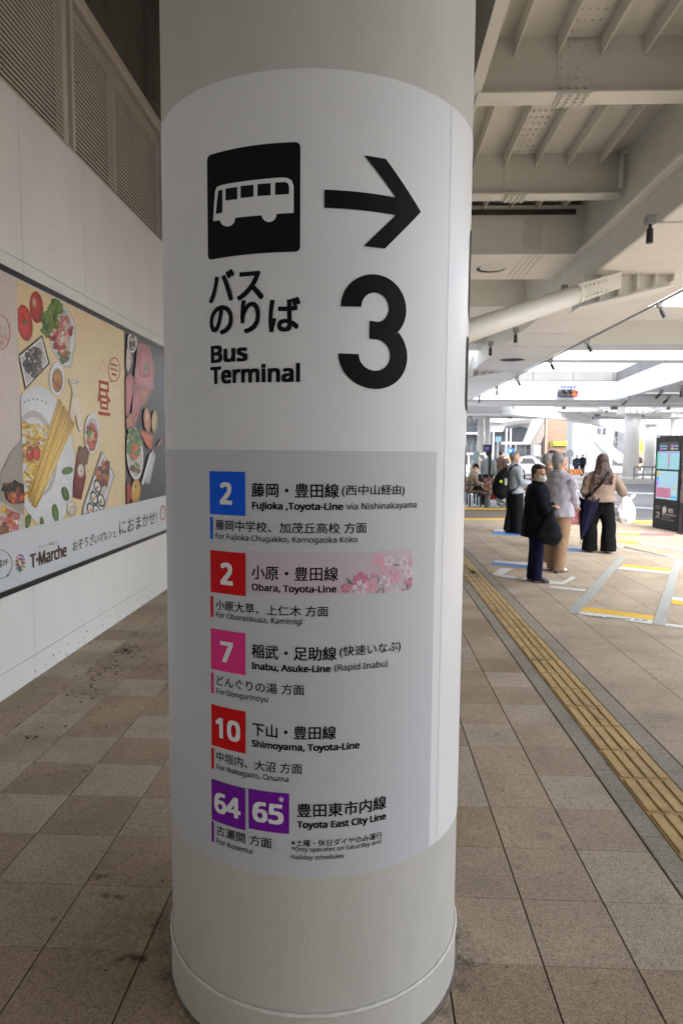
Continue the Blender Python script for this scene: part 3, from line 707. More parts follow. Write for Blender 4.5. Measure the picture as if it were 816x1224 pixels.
def _noi(sc, lo, hi, det=6):
    t = _n.new('ShaderNodeTexNoise'); t.inputs['Scale'].default_value = sc; t.inputs['Detail'].default_value = det; t.inputs['Roughness'].default_value = .7; _l.new(_g.outputs['Position'], t.inputs['Vector'])
    r = _n.new('ShaderNodeMapRange'); r.inputs[1].default_value = .3; r.inputs[2].default_value = .7; r.inputs[3].default_value = lo; r.inputs[4].default_value = hi; _l.new(t.outputs['Fac'], r.inputs[0]); return r.outputs[0]
_m = _n.new('ShaderNodeMath'); _m.operation = 'MULTIPLY'; _l.new(_noi(45, .90, 1.08), _m.inputs[0]); _l.new(_noi(5, .93, 1.05), _m.inputs[1])
_v = _n.new('ShaderNodeVectorMath'); _v.operation = 'SCALE'; _l.new(_at.outputs[0], _v.inputs[0]); _l.new(_m.outputs[0], _v.inputs['Scale']); _l.new(_v.outputs[0], _b.inputs['Base Color'])
pb = MB(); lv_ = [0]; pcol = []
FLAT = {'mauve', 'peach', 'dark', 'shadow', 'tray', 'shade', 'white'}
def clip(P, Q):
    """clip polygon P by convex polygon Q (both pixel space)"""
    ar = sum(Q[i][0] * Q[(i + 1) % len(Q)][1] - Q[(i + 1) % len(Q)][0] * Q[i][1] for i in range(len(Q)))
    sg = 1 if ar > 0 else -1
    for i in range(len(Q)):
        a, b = Q[i], Q[(i + 1) % len(Q)]; out = []
        f = lambda p: sg * ((b[0] - a[0]) * (p[1] - a[1]) - (b[1] - a[1]) * (p[0] - a[0]))
        for j in range(len(P)):
            p, q = P[j], P[(j + 1) % len(P)]; fp, fq = f(p), f(q)
            if fp >= 0: out.append(p)
            if (fp >= 0) != (fq >= 0): t = fp / (fp - fq); out.append((p[0] + t * (q[0] - p[0]), p[1] + t * (q[1] - p[1])))
        P = out
        if len(P) < 3: return []
    return P
QL = [(-400, -140), (62, 100), (88, 966), (-400, 1090)]; QM = [(62, 100), (435, 280), (440, 883), (88, 966)]; QD = [(435, 280), (1000, 520), (1000, 760), (440, 883)]
def sh(P, k, Q=QM, up=True, rnd=False):
    P = clip(P, Q)
    if len(P) < 3: return
    if up: lv_[0] += 1
    x = PX + lv_[0] * .000022
    n_pts = len(P); c0, c1 = C_[k]; t = random.random(); c = c0.lerp(c1, t)
    if k in ('mauve', 'peach', 'dark', 'tray'): rim = mid = c0
    elif k == 'shadow': mid = C_['peach'][0] * .52; rim = C_['peach'][0] * .96
    elif k in ('shade', 'white'): mid = c0 * 1.03; rim = c0 * .90
    else: mid = c * 1.22 + Vector((.03, .03, .03)); rim = c * .62
    xs = [p[0] for p in P]; ys = [p[1] for p in P]; gx, gy = sum(xs) / len(P), sum(ys) / len(P)
    q_ = .16 if rnd and k != 'shadow' else 0; hx = gx - q_ * (max(xs) - min(xs)); hy = gy - q_ * (max(ys) - min(ys))
    cl = lambda v: (min(1, max(0, v[0])), min(1, max(0, v[1])), min(1, max(0, v[2])), 1)
    def W_(q):
        b, c_ = c4(*q); return (x, min(max(b, Py0 + .01), Py1 - .01), min(max(c_, Pz0 + .01), Pz1 - .002))
    n = len(P); W = [W_(q) for q in P]; I = [W_((hx + (q[0] - hx) * .62, hy + (q[1] - hy) * .62)) for q in P]
    n_ = sum(W[i][1] * W[(i + 1) % n][2] - W[(i + 1) % n][1] * W[i][2] for i in range(n))
    if n_ < 0: W = W[::-1]; I = I[::-1]
    if k in ('mush', 'kraft', 'linen') and not rnd and n_pts > 5: rim = mid = c
    if rim is mid:
        pb.add(W, [tuple(range(n))]); pcol.extend([cl(rim)] * n); return
    pb.add(W + I + [W_((hx, hy))], [(i, (i + 1) % n, n + (i + 1) % n, n + i) for i in range(n)] + [(n + i, n + (i + 1) % n, 2 * n) for i in range(n)])
    pcol.extend([cl(rim)] * n + [cl(rim.lerp(mid, .7))] * n + [cl(mid)])
def el(cx, cy, a, b, k, rot=0, Q=QM, n=22, up=True, wob=0):
    r_ = R(rot); P = []
    for i in range(n):
        t = 2 * math.pi * i / n; w = 1 + (wob * random.uniform(-1, 1)); u, v = a * math.cos(t) * w, b * math.sin(t) * w
        P.append((cx + u * math.cos(r_) - v * math.sin(r_), cy + u * math.sin(r_) + v * math.cos(r_)))
    sh(P, k, Q, up, abs(rot) < 30 and len(P) > 15)
def blobs(n, cx, cy, sx, sy, s, ks, Q=QM, asp=1.6, wob=.25):
    for _ in range(n):
        a = random.uniform(0, 6.28); r = math.sqrt(random.random())
        el(cx + sx * r * math.cos(a), cy + sy * r * math.sin(a), s * random.uniform(.6, 1.2), s * asp * random.uniform(.6, 1.2), random.choice(ks), random.uniform(-60, 60), Q, 7, True, wob)
def cap(x, y, L, w, ang, k, Q=QM):
    a = R(ang); u = (math.cos(a) * L / 2, math.sin(a) * L / 2); v = (-math.sin(a) * w / 2, math.cos(a) * w / 2)
    sh([(x - u[0] - v[0], y - u[1] - v[1]), (x + u[0] - v[0] * .6, y + u[1] - v[1] * .6), (x + u[0] + v[0], y + u[1] + v[1]), (x - u[0] + v[0] * .6, y - u[1] + v[1] * .6)], k, Q)
sh(QL, 'mauve', QL); sh(QM, 'peach', QM); sh(QD, 'dark', QD)
el(96, 262, 26, 62, 'shadow', -8); el(90, 250, 27, 64, 'tomato', -8); el(82, 236, 9, 20, 'red', -8); el(94, 247, 6, 9, 'leafd', wob=.5, n=9); el(131, 196, 24, 56, 'tomato', -4); el(124, 180, 8, 18, 'ham', -4)
sh([(165, 215), (195, 180), (240, 198), (268, 255), (268, 330), (252, 408), (226, 408), (186, 350), (166, 270)], 'shade'); sh([(168, 214), (196, 182), (238, 200), (264, 255), (262, 325), (246, 396), (224, 398), (190, 345), (170, 270)], 'white'); sh([(176, 214), (198, 190), (236, 206), (252, 250), (250, 320), (238, 380), (224, 384), (198, 340), (180, 270)], 'shade')
blobs(46, 185, 240, 34, 66, 11, ['green', 'leafd', 'green']); blobs(16, 225, 360, 18, 28, 8, ['green', 'leafd']); blobs(44, 222, 290, 30, 62, 8, ['ham', 'ham', 'mush', 'meat2']); blobs(6, 205, 320, 30, 60, 7, ['tomato']); el(248, 283, 8, 14, 'tomato'); el(196, 330, 8, 13, 'tomato')
sh([(66, 362), (150, 292), (177, 392), (90, 484)], 'nori'); sh([(71, 366), (148, 300), (171, 390), (93, 474)], 'white'); sh([(77, 372), (145, 312), (164, 386), (97, 462)], 'shade'); blobs(34, 120, 385, 30, 48, 11, ['clam', 'clam2', 'clam', 'clam']); blobs(14, 120, 385, 30, 46, 4, ['mush', 'clam2'])
el(203, 448, 29, 60, 'shadow'); el(201, 445, 27, 58, 'white'); el(202, 449, 20, 44, 'shade'); el(202, 452, 18, 40, 'amber'); cap(195, 460, 36, 6, 60, 'jar'); cap(206, 465, 34, 6, 70, 'red')
el(158, 722, 112, 252, 'shadow', -6, n=40); el(150, 715, 110, 246, 'white', -6, n=40); el(128, 705, 72, 150, 'shade', -6, n=34); el(126, 712, 62, 134, 'white', -6, n=34)
for i in range(6): el(88 + i * 15, 526 - 10 * math.sin(i * .7), 2, 4, 'nori')
sh([(0, 790), (40, 700), (95, 640), (95, 1000), (0, 1010)], 'tray', QL)
for _ in range(95):
    cap(random.gauss(122, 22), random.uniform(600, 860), 34, 12, random.uniform(-40, 60), random.choice(['pasta', 'pasta2', 'pasta3', 'pasta', 'pasta2']))
el(106, 705, 14, 27, 'tomato'); el(129, 704, 13, 26, 'tomato'); el(106, 690, 5, 6, 'leafd', wob=.4, n=8); el(129, 690, 5, 6, 'leafd', wob=.4, n=8); el(102, 700, 3, 6, 'ham')
for i in range(26):
    t = i / 25; x0 = 208 + 54 * t; y0 = 516 + 88 * t + random.uniform(-5, 5); x1 = 98 + 42 * t; y1 = 858 + 34 * math.sin(t * 3.1) + random.uniform(-8, 6)
    sh([(x0 - 2, y0), (x0 + 2.4, y0), (x1 + 2.2, y1), (x1 - 1.8, y1)], ['pasta', 'pasta2', 'pasta3'][i % 3])
def leafp(x, y, a, b, rot): el(x, y, a, b, 'leaf', rot, n=12); el(x + 1, y, a * .12, b * .9, 'leafd', rot, n=6)
for a in ((236, 765, 13, 20, 70), (229, 846, 12, 26, -15), (194, 912, 11, 32, -8), (99, 942, 9, 26, 12), (147, 946, 7, 20, -5)): leafp(*a)
sh([(243, 446), (276, 446), (276, 462), (266, 470), (268, 500), (280, 540), (288, 590), (283, 622), (272, 612), (264, 570), (252, 590), (243, 575), (248, 530), (254, 500), (250, 470), (240, 458)], 'mush'); el(258, 455, 17, 8, 'linen'); el(282, 618, 7, 12, 'garlic')
el(324, 640, 29, 74, 'shadow'); el(322, 635, 27, 70, 'white'); el(322, 637, 21, 58, 'shade'); blobs(16, 320, 640, 15, 48, 9, ['carrot', 'red', 'yellow', 'leafd', 'tomato', 'brown']); el(334, 640, 7, 17, 'red')
sh([(268, 715), (276, 690), (300, 680), (312, 700), (306, 735), (296, 745), (300, 790), (284, 866), (254, 858), (256, 800)], 'jar'); sh([(270, 715), (278, 678), (302, 690), (312, 705), (304, 745), (286, 742)], 'kraft'); el(282, 765, 12, 24, 'linen', n=16); cap(283, 765, 14, 3, 80, 'jar')
sh([(356, 696), (400, 780), (362, 905), (286, 920), (290, 890)], 'steelg'); sh([(357, 704), (395, 781), (357, 900), (291, 913), (294, 892)], 'white'); sh([(357, 716), (388, 782), (352, 892), (299, 902)], 'shade'); blobs(16, 362, 778, 19, 44, 11, ['brown', 'brown', 'wood'])
for x, y in ((340, 820), (328, 860), (352, 868), (316, 900), (336, 905)): el(x, y, 13, 25, 'nori', -15, n=14); el(x, y, 9, 18, 'white', -15, n=12); blobs(4, x, y, 4, 8, 3.5, ['carrot', 'leafd', 'yellow', 'tomato'])
el(250, 898, 17, 27, 'garlic'); el(252, 905, 12, 20, 'mush')
# left frame: roast, sandwiches
sh([(12, 812), (50, 804), (88, 812), (88, 878), (60, 880), (22, 866)], 'brown', QL); blobs(20, 50, 830, 34, 18, 9, ['nori', 'brown', 'black'], QL); blobs(14, 55, 858, 28, 14, 9, ['carrot', 'wood', 'brown'], QL)
sh([(-60, 880), (10, 876), (90, 925), (88, 985), (-60, 1000)], 'linen', QL); sh([(20, 895), (70, 915), (62, 975), (18, 955)], 'meat2', QL); el(12, 900, 9, 14, 'yellow', 0, QL); blobs(16, 30, 950, 45, 32, 8, ['ham', 'meat2', 'mush', 'brown', 'carrot'], QL); sh([(-20, 955), (30, 960), (30, 990), (-20, 1000)], 'kraft', QL)
# dark frame: meat on boards, vegetables, bowl, grater
el(460, 318, 17, 36, 'white', 0, QD); el(460, 320, 12, 28, 'dark', 0, QD); blobs(14, 460, 320, 9, 22, 3, ['mush', 'kraft'], QD)
sh([(440, 335), (452, 335), (460, 380), (446, 425), (437, 405)], 'linen', QD); blobs(10, 447, 385, 7, 26, 4, ['ham', 'mush'], QD)
sh([(478, 320), (520, 330), (538, 400), (536, 470), (505, 540), (480, 545), (462, 500)], 'wood', QD); sh([(482, 320), (512, 326), (530, 380), (537, 480), (520, 492), (470, 470), (468, 420)], 'meat2', QD); sh([(490, 335), (512, 340), (524, 400), (520, 440), (486, 440), (480, 390)], 'meat', QD); el(507, 405, 6, 16, 'leafd', 20, QD, wob=.3)
sh([(437, 440), (452, 425), (466, 440), (462, 500), (446, 580), (437, 570)], 'meat', QD); sh([(468, 470), (480, 455), (496, 500), (486, 560), (468, 612), (458, 590), (460, 530)], 'meat', QD); sh([(471, 480), (480, 470), (488, 510), (476, 570), (466, 590)], 'meat2', QD); sh([(437, 585), (458, 560), (468, 612), (440, 620)], 'wood', QD)
el(512, 588, 13, 42, 'onion', -4, QD); el(511, 575, 5, 22, 'ham', -4, QD); el(537, 594, 10, 40, 'potato', 2, QD); sh([(484, 622), (510, 630), (533, 642), (530, 690), (518, 690), (500, 662)], 'carrot', QD)
el(469, 706, 29, 92, 'white', -3, QD, 30); el(469, 703, 25, 84, 'shade', -3, QD, 30); blobs(46, 466, 672, 21, 52, 9, ['green', 'leafd'], QD); blobs(12, 468, 700, 9, 36, 6, ['carrot'], QD); blobs(8, 468, 755, 16, 20, 8, ['red', 'tomato', 'leafd'], QD)
sh([(530, 690), (542, 712), (520, 812), (500, 808), (502, 790)], 'steelg', QD); sh([(520, 705), (530, 700), (498, 815), (490, 812)], 'white', QD); cap(555, 668, 28, 7, -62, 'meat', QD)
el(472, 838, 17, 44, 'yellow', 4, QD, 20); el(466, 826, 5, 22, 'pasta2', 4, QD); el(470, 820, 4, 8, 'leafd', 0, QD); el(446, 842, 10, 40, 'red', 0, QD)
po_ = under(pb.build('printed_photographs', pm_mat), ps)
ca = po_.data.color_attributes.new('print', 'FLOAT_COLOR', 'POINT')
for i, c in enumerate(pcol): ca.data[i].color = c
# lettering on the poster
ink_r = mat('poster_red_ink', srgb(176, 52, 44), .5); ink_b = mat('poster_brown_ink', srgb(72, 48, 42), .5); ink_k = mat('poster_black_ink', srgb(60, 52, 52), .5); ink_o = mat('poster_orange_ink', srgb(206, 110, 84), .5)
def ptext(name, body, a, b_, h, m, conv=c4, bold=.0, off=.0024, jp=True):
    """a = bottom-left, b_ = bottom-right in picture coordinates; h = height at the left end"""
    A_, B_, T_ = conv(*a), conv(*b_), conv(a[0], a[1] - h)
    vs, fs = text2d(body, bold); xa, xb = min(v[0] for v in vs), max(v[0] for v in vs); ya, yt = min(v[1] for v in vs), max(v[1] for v in vs)
    if not jp: ya, yt = 0, 1
    sx = (B_[0] - A_[0]) / (xb - xa); sy = (T_[1] - A_[1]) / (yt - ya); sl = (B_[1] - A_[1]) / (B_[0] - A_[0])
    bm = bmesh.new(); bv = [bm.verts.new(((v[0] - xa) * sx, (v[1] - ya) * sy, v[2])) for v in vs]
    for f in fs:
        try: bm.faces.new([bv[i] for i in f])
        except ValueError: pass
    return under(bm_out(name, bm, m, None, lambda u, v: Vector((PX + off, A_[0] + u, A_[1] + v)), lambda p: Vector((1, 0, 0))), ps)
def pring(name, cx, cy, a, b_, w, m, n=40, off=.0024, tail=None):
    mb = MB(); vs = []
    for i in range(n):
        t = 2 * math.pi * i / n
        for k in (1, 1 - w / a):
            y, z = c4(cx + a * k * math.cos(t), cy + b_ * k * math.sin(t)); vs.append((PX + off, y, z))
    mb.add(vs, [(2 * i, (2 * i + 2) % (2 * n), (2 * i + 3) % (2 * n), 2 * i + 1) for i in range(n)])
    if tail: mb.add([(PX + off, *c4(*p)) for p in tail], [tuple(range(len(tail)))])
    return under(mb.build(name, m), ps)
ptext('red_lettering', '昼', (344, 570), (388, 577), 122, ink_r, bold=.008)
pring('speech_bubble', 400, 413, 21, 43, 1.6, ink_r, tail=[(394, 455), (388, 458), (384, 452)])
for i, (w0, w1) in enumerate(((388, 412), (386, 414), (392, 407))): 
    for q in range(5):
        xq = w0 + (w1 - w0) * q / 5; yq = 393 + i * 17 + (xq - 400) * .35
        mb = MB(); mb.add([(PX + .0024, *c4(*p)) for p in ((xq, yq), (xq + 3.4, yq + 1), (xq + 3.4, yq + 8), (xq, yq + 7))], [(0, 1, 2, 3)]); under(mb.build('small_red_print', ink_r), ps)
mb = MB()
for i in range(14):
    t = 2 * math.pi * i / 14; mb.add([(PX + .0024, *c4(361 + (8 + dx) * math.cos(t + dt), 405 + (20 + dx * 2) * math.sin(t + dt))) for dx, dt in ((0, -.1), (1.5, -.1), (1.5, .1), (0, .1))], [(0, 1, 2, 3)])
under(mb.build('sun_emblem', ink_o), ps)
pring('speech_bubble', 2, 284, 38, 62, 2, ink_o)
ptext('orange_lettering', 'は', (1, 275), (10, 278), 16, ink_o); ptext('orange_lettering', 'れとも', (1, 302), (30, 309), 17, ink_o); ptext('orange_lettering', '家!?', (1, 325), (18, 329), 16, ink_o)
c8 = lambda x, y: (lambda p: (p.y, p.z))(onp(x / 8.16, 640 + y / 8.16, 0, WX + .02))
def P4(x, y): return (x / 2.914, 300 + y / 2.914)
ptext('brand_lettering', 'T·Marche', (310, 318), (660, 192), 128, ink_b, c8, .035, jp=False)
ptext('small_lettering', 'ティー・マルシェ', (392, 133), (562, 88), 34, ink_b, c8)
ptext('bubble_lettering', '館1F', (-20, 322), (88, 290), 74, ink_b, c8, .01)
c9 = lambda x, y: (lambda p: (p.y, p.z))(onp(x / 3.98, 580 + y / 3.98, 0, WX + .02))
ptext('brush_lettering', 'おそうざいマルシェ', (352, 315), (556, 250), 50, ink_b, c9, .0)
ptext('brush_lettering', 'におまかせ!', (572, 238), (748, 180), 68, ink_b, c9, -.002)
pring('speech_bubble', 2, 1091, 45, 51, 1.5, ink_b, tail=[(28, 1128), (38, 1132), (24, 1134)])
pring('round_mark', 569, 912, 9, 27, 1.4, ink_r)
mb = MB(); pal = ['tomato', 'leaf', 'yellow', 'meat', 'leafd', 'carrot', 'red']
cc_ = [srgb(*c) for c in ((210, 50, 70), (60, 130, 60), (240, 160, 50), (220, 90, 140), (40, 150, 190), (100, 60, 140))]
lm = [mat('logo_%s' % n_, c, .5) for n_, c in zip(('red', 'green', 'orange', 'pink', 'blue', 'violet'), cc_)]
for i in range(26):
    t = 2 * math.pi * i / 13 + (.2 if i > 12 else 0); rr = 1 if i < 13 else .55
    x, y = 208 + 40 * rr * math.cos(t), 268 + 78 * rr * math.sin(t)
    mb.add([(PX + .0024, *c8(x + 8 * math.cos(q * 1.05), y + 12 * math.sin(q * 1.05))) for q in range(6)], [tuple(range(6))], i % 6)
mb.add([(PX + .0025, *c8(206 + 14 * math.cos(q * .7), 330 + 26 * math.sin(q * .7))) for q in range(9)], [tuple(range(9))], 1)
under(mb.build('round_logo', lm), ps)
mb = MB()
for x, y, k in ((382, 263, 3), (390, 258, 4), (398, 262, 2), (412, 252, 4), (418, 250, 0), (444, 238, 5), (498, 228, 1)):
    mb.add([(PX + .0026, *c9(x + 4 * math.cos(q * 1.05), y + 5 * math.sin(q * 1.05))) for q in range(6)], [tuple(range(6))], k)
under(mb.build('coloured_dots', lm), ps)

# ================================================================ OVERHEAD DECK
dk = mat('deck_paint', (.71, .705, .66), .5, nscale=2.2, namt=.06, bump=.08, bscale=30, detail=8)
dk_l = mat('deck_paint_light', (.78, .78, .74), .45, nscale=1.4, namt=.03)
dk_w = mat('deck_paint_white', (.80, .795, .775), .45, nscale=1.2, namt=.03)
deck = empty('pedestrian_deck', (2, 6, 5.5), 'cream painted steel pedestrian deck overhead with beams, stiffeners and bolted plates', 'deck')
def D(mb, name, m=dk, **k): return under(mb.build(name, m, **k), deck)
ZD = 5.47
mb = MB(); mb.box(.97, 3.24, -12, 20.9, ZD, ZD + .2); D(mb, 'deck_plate')  # runs on unseen behind the camera to keep sky light off the foreground
mb = MB(); mb.box(-3.5, .965, -12, 20.9, 6.16, 6.3); D(mb, 'deck_plate', conc)
mb = MB(); mb.box(-2.2, 3.24, 21.0, 40, 6.9, 7.1); 
mb = MB(); mb.box(4.96, 22, -12, -3.2, ZD, ZD + .3); D(mb, 'deck_plate', dk)  # unseen cover added on the right to darken the column front
for y in (-8, -5.5, -3.5):
    mb = MB(); mb.bbox(4.96, 22, y, y + .24, 4.95, ZD - .001, .004); D(mb, 'cross_beam', dk)  # beams of the added light-blocking cover, out of view
mb = MB(); mb.box(4.96, 26, 14.9, 20.9, ZD, ZD + .3); D(mb, 'deck_plate', dk_w)
mb = MB(); mb.box(.925, .965, -12, 20.8, 4.965, 6.16); D(mb, 'edge_girder'); mb = MB(); mb.box(.90, 1.005, -12, 20.8, 4.945, 4.962); D(mb, 'girder_flange', dk_l)
# cross beams (I section) between edge girder and box girder
def bolts(mb, o, u, v, nu, nv, w, h, nrm, r=.012, hh=.018):
    o, u, v, nrm = Vector(o), Vector(u), Vector(v), Vector(nrm)
    for i in range(nu):
        for j in range(nv):
            c = o + u * (w * (i + .5) / nu) + v * (h * (j + .5) / nv); vs = []
            for k in range(6): vs.append(c + (u * math.cos(k * 1.047) + v * math.sin(k * 1.047)) * r)
            for k in range(6): vs.append(c + (u * math.cos(k * 1.047) + v * math.sin(k * 1.047)) * r * .8 + nrm * hh)
            fs = [(k, (k + 1) % 6, 6 + (k + 1) % 6, 6 + k) for k in range(6)] + [tuple(range(6, 12))]
            mb.add(vs, fs)
beams = [(-8.35, 1.15), (-5.85, 1.15), (-3.35, 1.15), (-.85, 1.15), (1.65, 1.15), (4.15, 1.35), (6.71, 2.0), (9.22, 2.0)]
SX = [1.32, 1.72, 2.12, 2.52, 2.92]
for yb, sx_ in beams:
    mb = MB(); mb.box(.97, 3.235, yb + .10, yb + .125, 4.952, ZD - .001); D(mb, 'cross_beam')
    mb = MB(); mb.bbox(.97, 3.20, yb, yb + .24, 4.93, 4.95, .003); D(mb, 'beam_flange', dk_l)
    xs = 1.86 if yb > 8 else 1.90
    if yb < 8: xs = 1.86
    # splice plates: on the web, under the flange, on the deck
    x0, x1 = (xs - .14, xs + .14) if yb > 8 else (xs - .14, xs + .16)
    mb = MB(); mb.bbox(x0, x1, yb + .088, yb + .099, 4.96, ZD - .03, .002); mb.bbox(x0, x1, yb - .002, yb + .242, 4.916, 4.929, .002)
    D(mb, 'splice_plate')
    mb = MB(); bolts(mb, (x0, yb + .087, 4.97), (1, 0, 0), (0, 0, 1), 4, 5, x1 - x0, .46, (0, -1, 0), .021); bolts(mb, (x0, yb, 4.915), (1, 0, 0), (0, 1, 0), 4, 4, x1 - x0, .24, (0, 0, -1), .021)
    stuff(D(mb, 'bolts'))
yy = [b[0] for b in beams] + [10.95]
for i in range(len(yy) - 1):
    y0, y1 = yy[i] + .128, yy[i + 1] + .098
    for x in SX:
                mb = MB(); mb.prism([(x - .008, y0 + .05, ZD - .001), (x - .008, y1 - .001, ZD - .001), (x - .008, y1 - .001, ZD - .17), (x - .008, y0 + .05, ZD - .14)], (.016, 0, 0)); D(mb, 'stiffener')
    mb = MB(); mb.box(1.77, 2.06, y0 + .02, y1 - .02, ZD - .014, ZD - .0015); D(mb, 'splice_plate')
    mb = MB(); bolts(mb, (1.78, y0 + .05, ZD - .015), (1, 0, 0), (0, 1, 0), 4, 16, .27, y1 - y0 - .1, (0, 0, -1), .017)
    for x in SX: bolts(mb, (x + .03, y0 + .1, ZD - .003), (1, 0, 0), (0, 1, 0), 3, 2, .22, .2, (0, 0, -1), .014)
    stuff(D(mb, 'bolts'))
# bottom flange of the first stiffeners near the web end
for x, y in ((3.16, 9.16),):
    mb = MB(); mb.tube([(x, y, 5.40), (x, y, 4.97)], .035, 12); mb.tube([(x, y, 5.40), (x + .1, y, 5.44)], .035, 12); D(mb, 'drain_pipe', smooth=True)
# box beams
def boxbeam(y0, y1, x0, x1, z0, z1, name='box_beam', m=dk_l):
    mb = MB(); mb.bbox(x0, x1, y0, y1, z0, z1, .006); return D(mb, name, m)
boxbeam(10.92, 12.46, -.6, 3.24, 4.65, 5.38)
mb = MB(); mb.box(.97, 3.1, 10.86, 10.915, 5.235, 5.30); D(mb, 'dark_conduit', dark_gap)
mb = MB(); bx = 2.33
mb.bbox(bx, bx + .28, 10.908, 10.919, 4.72, 5.16, .002); D(mb, 'splice_plate')
mb = MB(); bolts(mb, (bx, 10.907, 4.73), (1, 0, 0), (0, 0, 1), 4, 5, .28, .42, (0, -1, 0), .022); stuff(D(mb, 'bolts'))
mb = MB()
for i in range(4): mb.box(2.36 + i * .09, 2.395 + i * .09, 10.98, 12.4, 4.640, 4.652)
D(mb, 'cover_strips', dk)
def hole(cx_, cy_, z, r, lid=True):
    mb = MB(); n = 28; vs = []
    for i in range(n):
        a = 2 * math.pi * i / n
        for rr, zz in ((r, z - .012), (r * 1.12, z - .012), (r * 1.25, z - .0005)): vs.append((cx_ + rr * math.cos(a), cy_ + rr * math.sin(a), zz))
    mb.add(vs, [(3 * i + k, 3 * i + k + 1, 3 * ((i + 1) % n) + k + 1, 3 * ((i + 1) % n) + k) for i in range(n) for k in (0, 1)])
    o = D(mb, 'manhole_ring', dk_l, smooth=True)
    mb = MB(); mb.add([(cx_ + r * math.cos(2 * math.pi * i / n), cy_ + r * math.sin(2 * math.pi * i / n), z - .003) for i in range(n)], [tuple(range(n))]); D(mb, 'manhole', dark_gap)
    if not lid: return
    mb = MB(); mb.add([(cx_ + .02 + r * .86 * math.cos(2 * math.pi * i / n), cy_ - .04 + r * .86 * math.sin(2 * math.pi * i / n), z - .005) for i in range(n)], [tuple(range(n))]); D(mb, 'manhole_lid', dk)
hole(1.98, 11.72, 4.65, .24)
boxbeam(14.75, 16.35, -2.2, 3.24, 4.65, 5.46); boxbeam(14.75, 16.2, 4.95, 26, 4.65, 5.46)
boxbeam(19.6, 20.9, -2.2, 3.24, 4.65, 5.46); boxbeam(19.6, 20.85, 4.95, 26, 4.65, 5.46)
boxbeam(23.3, 24.1, -2.2, 3.24, 4.7, 5.35); boxbeam(23.3, 24.1, 4.95, 26, 4.7, 5.35)
mb = MB(); mb.box(-2.2, 30, 26.6, 27.0, 5.1, 5.5); D(mb, 'cross_beam', dk_w)
# longitudinal box girder
mb = MB(); mb.bbox(3.25, 4.90, -12, 37.5, 4.2, 5.75, .01); D(mb, 'box_girder', dk_w)
mb = MB(); mb.box(3.09, 3.233, 7.3, 10.75, 4.60, 4.635); D(mb, 'girder_flange', dk_l)
mb = MB(); mb.box(3.235, 3.2495, -5, 21, 4.21, ZD - .002); D(mb, 'girder_web', dk)
p = onp(738, 308, 2, 4.6)
mb = MB(); mb.bbox(3.15, 3.5, 8.05, 8.25, 4.175, 4.195, .002); D(mb, 'bracket_plate', dk_w)
hole(3.95, 19.5, 4.2, .34, False)
mb = MB()
for yy_ in (15.2, 17.0, 22.2, 25.0):
    for s_ in range(5): bolts(mb, (3.35 + s_ * .3, yy_, 4.199), (1, 0, 0), (0, 1, 0), 4, 2, .24, .22, (0, 0, -1), .013)
stuff(D(mb, 'bolts', dk))
# conduit along the outer edge
gal = mat('galvanised', (.22, .23, .24), .5, metal=.4)
mb = MB(); mb.tube([(4.93, -5, 4.19), (4.93, 37, 4.19)], .022, 8); mb.tube([(4.99, 13, 4.22), (4.99, 37, 4.22)], .016, 8); D(mb, 'conduit', gal, smooth=True)
# gusset with ribs under the girder and the diagonal brace that meets it
a = onp(697, 327, 2, 4.195); YG = a.y
xl, xr = a.x, onp(806, 327, 1, YG).x
zl = onp(700, 366, 1, YG).z; zr = onp(806, 338, 1, YG).z
mb = MB(); mb.prism([(xl, YG + .14, 4.198), (xr, YG + .14, 4.198), (xr, YG + .14, zr), (xl, YG + .14, zl)], (0, .02, 0)); D(mb, 'gusset_web', dk_l)
for i in range(6):
    x = xl + (xr - xl) * i / 5; z = zl + (zr - zl) * i / 5
    mb = MB(); mb.prism([(x - .008, YG, 4.198), (x - .008, YG + .5, 4.198), (x - .008, YG + .5, z), (x - .008, YG, z + .05)], (.016, 0, 0)); D(mb, 'gusset_rib', dk_l)
mb = MB(); mb.prism([(xl - .05, YG, zl - .02), (xr + .05, YG, zr - .02), (xr + .05, YG + .52, zr - .02), (xl - .05, YG + .52, zl - .02)], (0, 0, .018)); D(mb, 'gusset_flange', dk_l)
p0 = AY(470, 426, 7.2); p1 = AY(686, 353, YG - .35); p2 = AY(742, 336, YG - .12)
brace_pipe = MB(); brace_pipe.tube([p0, p1], .13, 28); brace_pipe.tube([p1, p1.lerp(p2, .12)], [.145, .11], 28)
D(brace_pipe, 'diagonal_brace', dk_l, smooth=True)
u_ = (p2 - p1); 
mb = MB(); mb.prism([p1 + Vector((0, 0, -.13)), p2 + Vector((0, 0, -.09)), p2 + Vector((0, 0, .13)), p1 + Vector((0, 0, .14))], (0, .03, 0)); D(mb, 'brace_plate', dk_l)
mb = MB()
dn = u_.normalized()
for off in (-.07, .07):
    bolts(mb, p1 + dn * .1 + Vector((0, -.002, off - .04)), dn, (0, 0, 1), 7, 1, u_.length * .6, .08, (0, -1, 0), .016)
stuff(D(mb, 'bolts', dk))
# second gusset further along
for (xa, ya_), (xb, yb_), Yg in (((553, 430), (606, 421), 22.5),):
    A0, B0 = AY(xa, ya_, Yg), AY(xb, yb_, Yg); A1, B1 = AY(xa, 452, Yg), AY(xb, 444, Yg)
    mb = MB(); mb.prism([A0, B0, B1, A1], (0, .02, 0)); D(mb, 'gusset_web', dk)
    for i in range(7):
        t = i / 6; U, V = A0.lerp(B0, t), A1.lerp(B1, t); mb = MB(); mb.box(U.x - .02, U.x + .02, Yg - .5, Yg, V.z, U.z); D(mb, 'gusset_rib', dk_l)
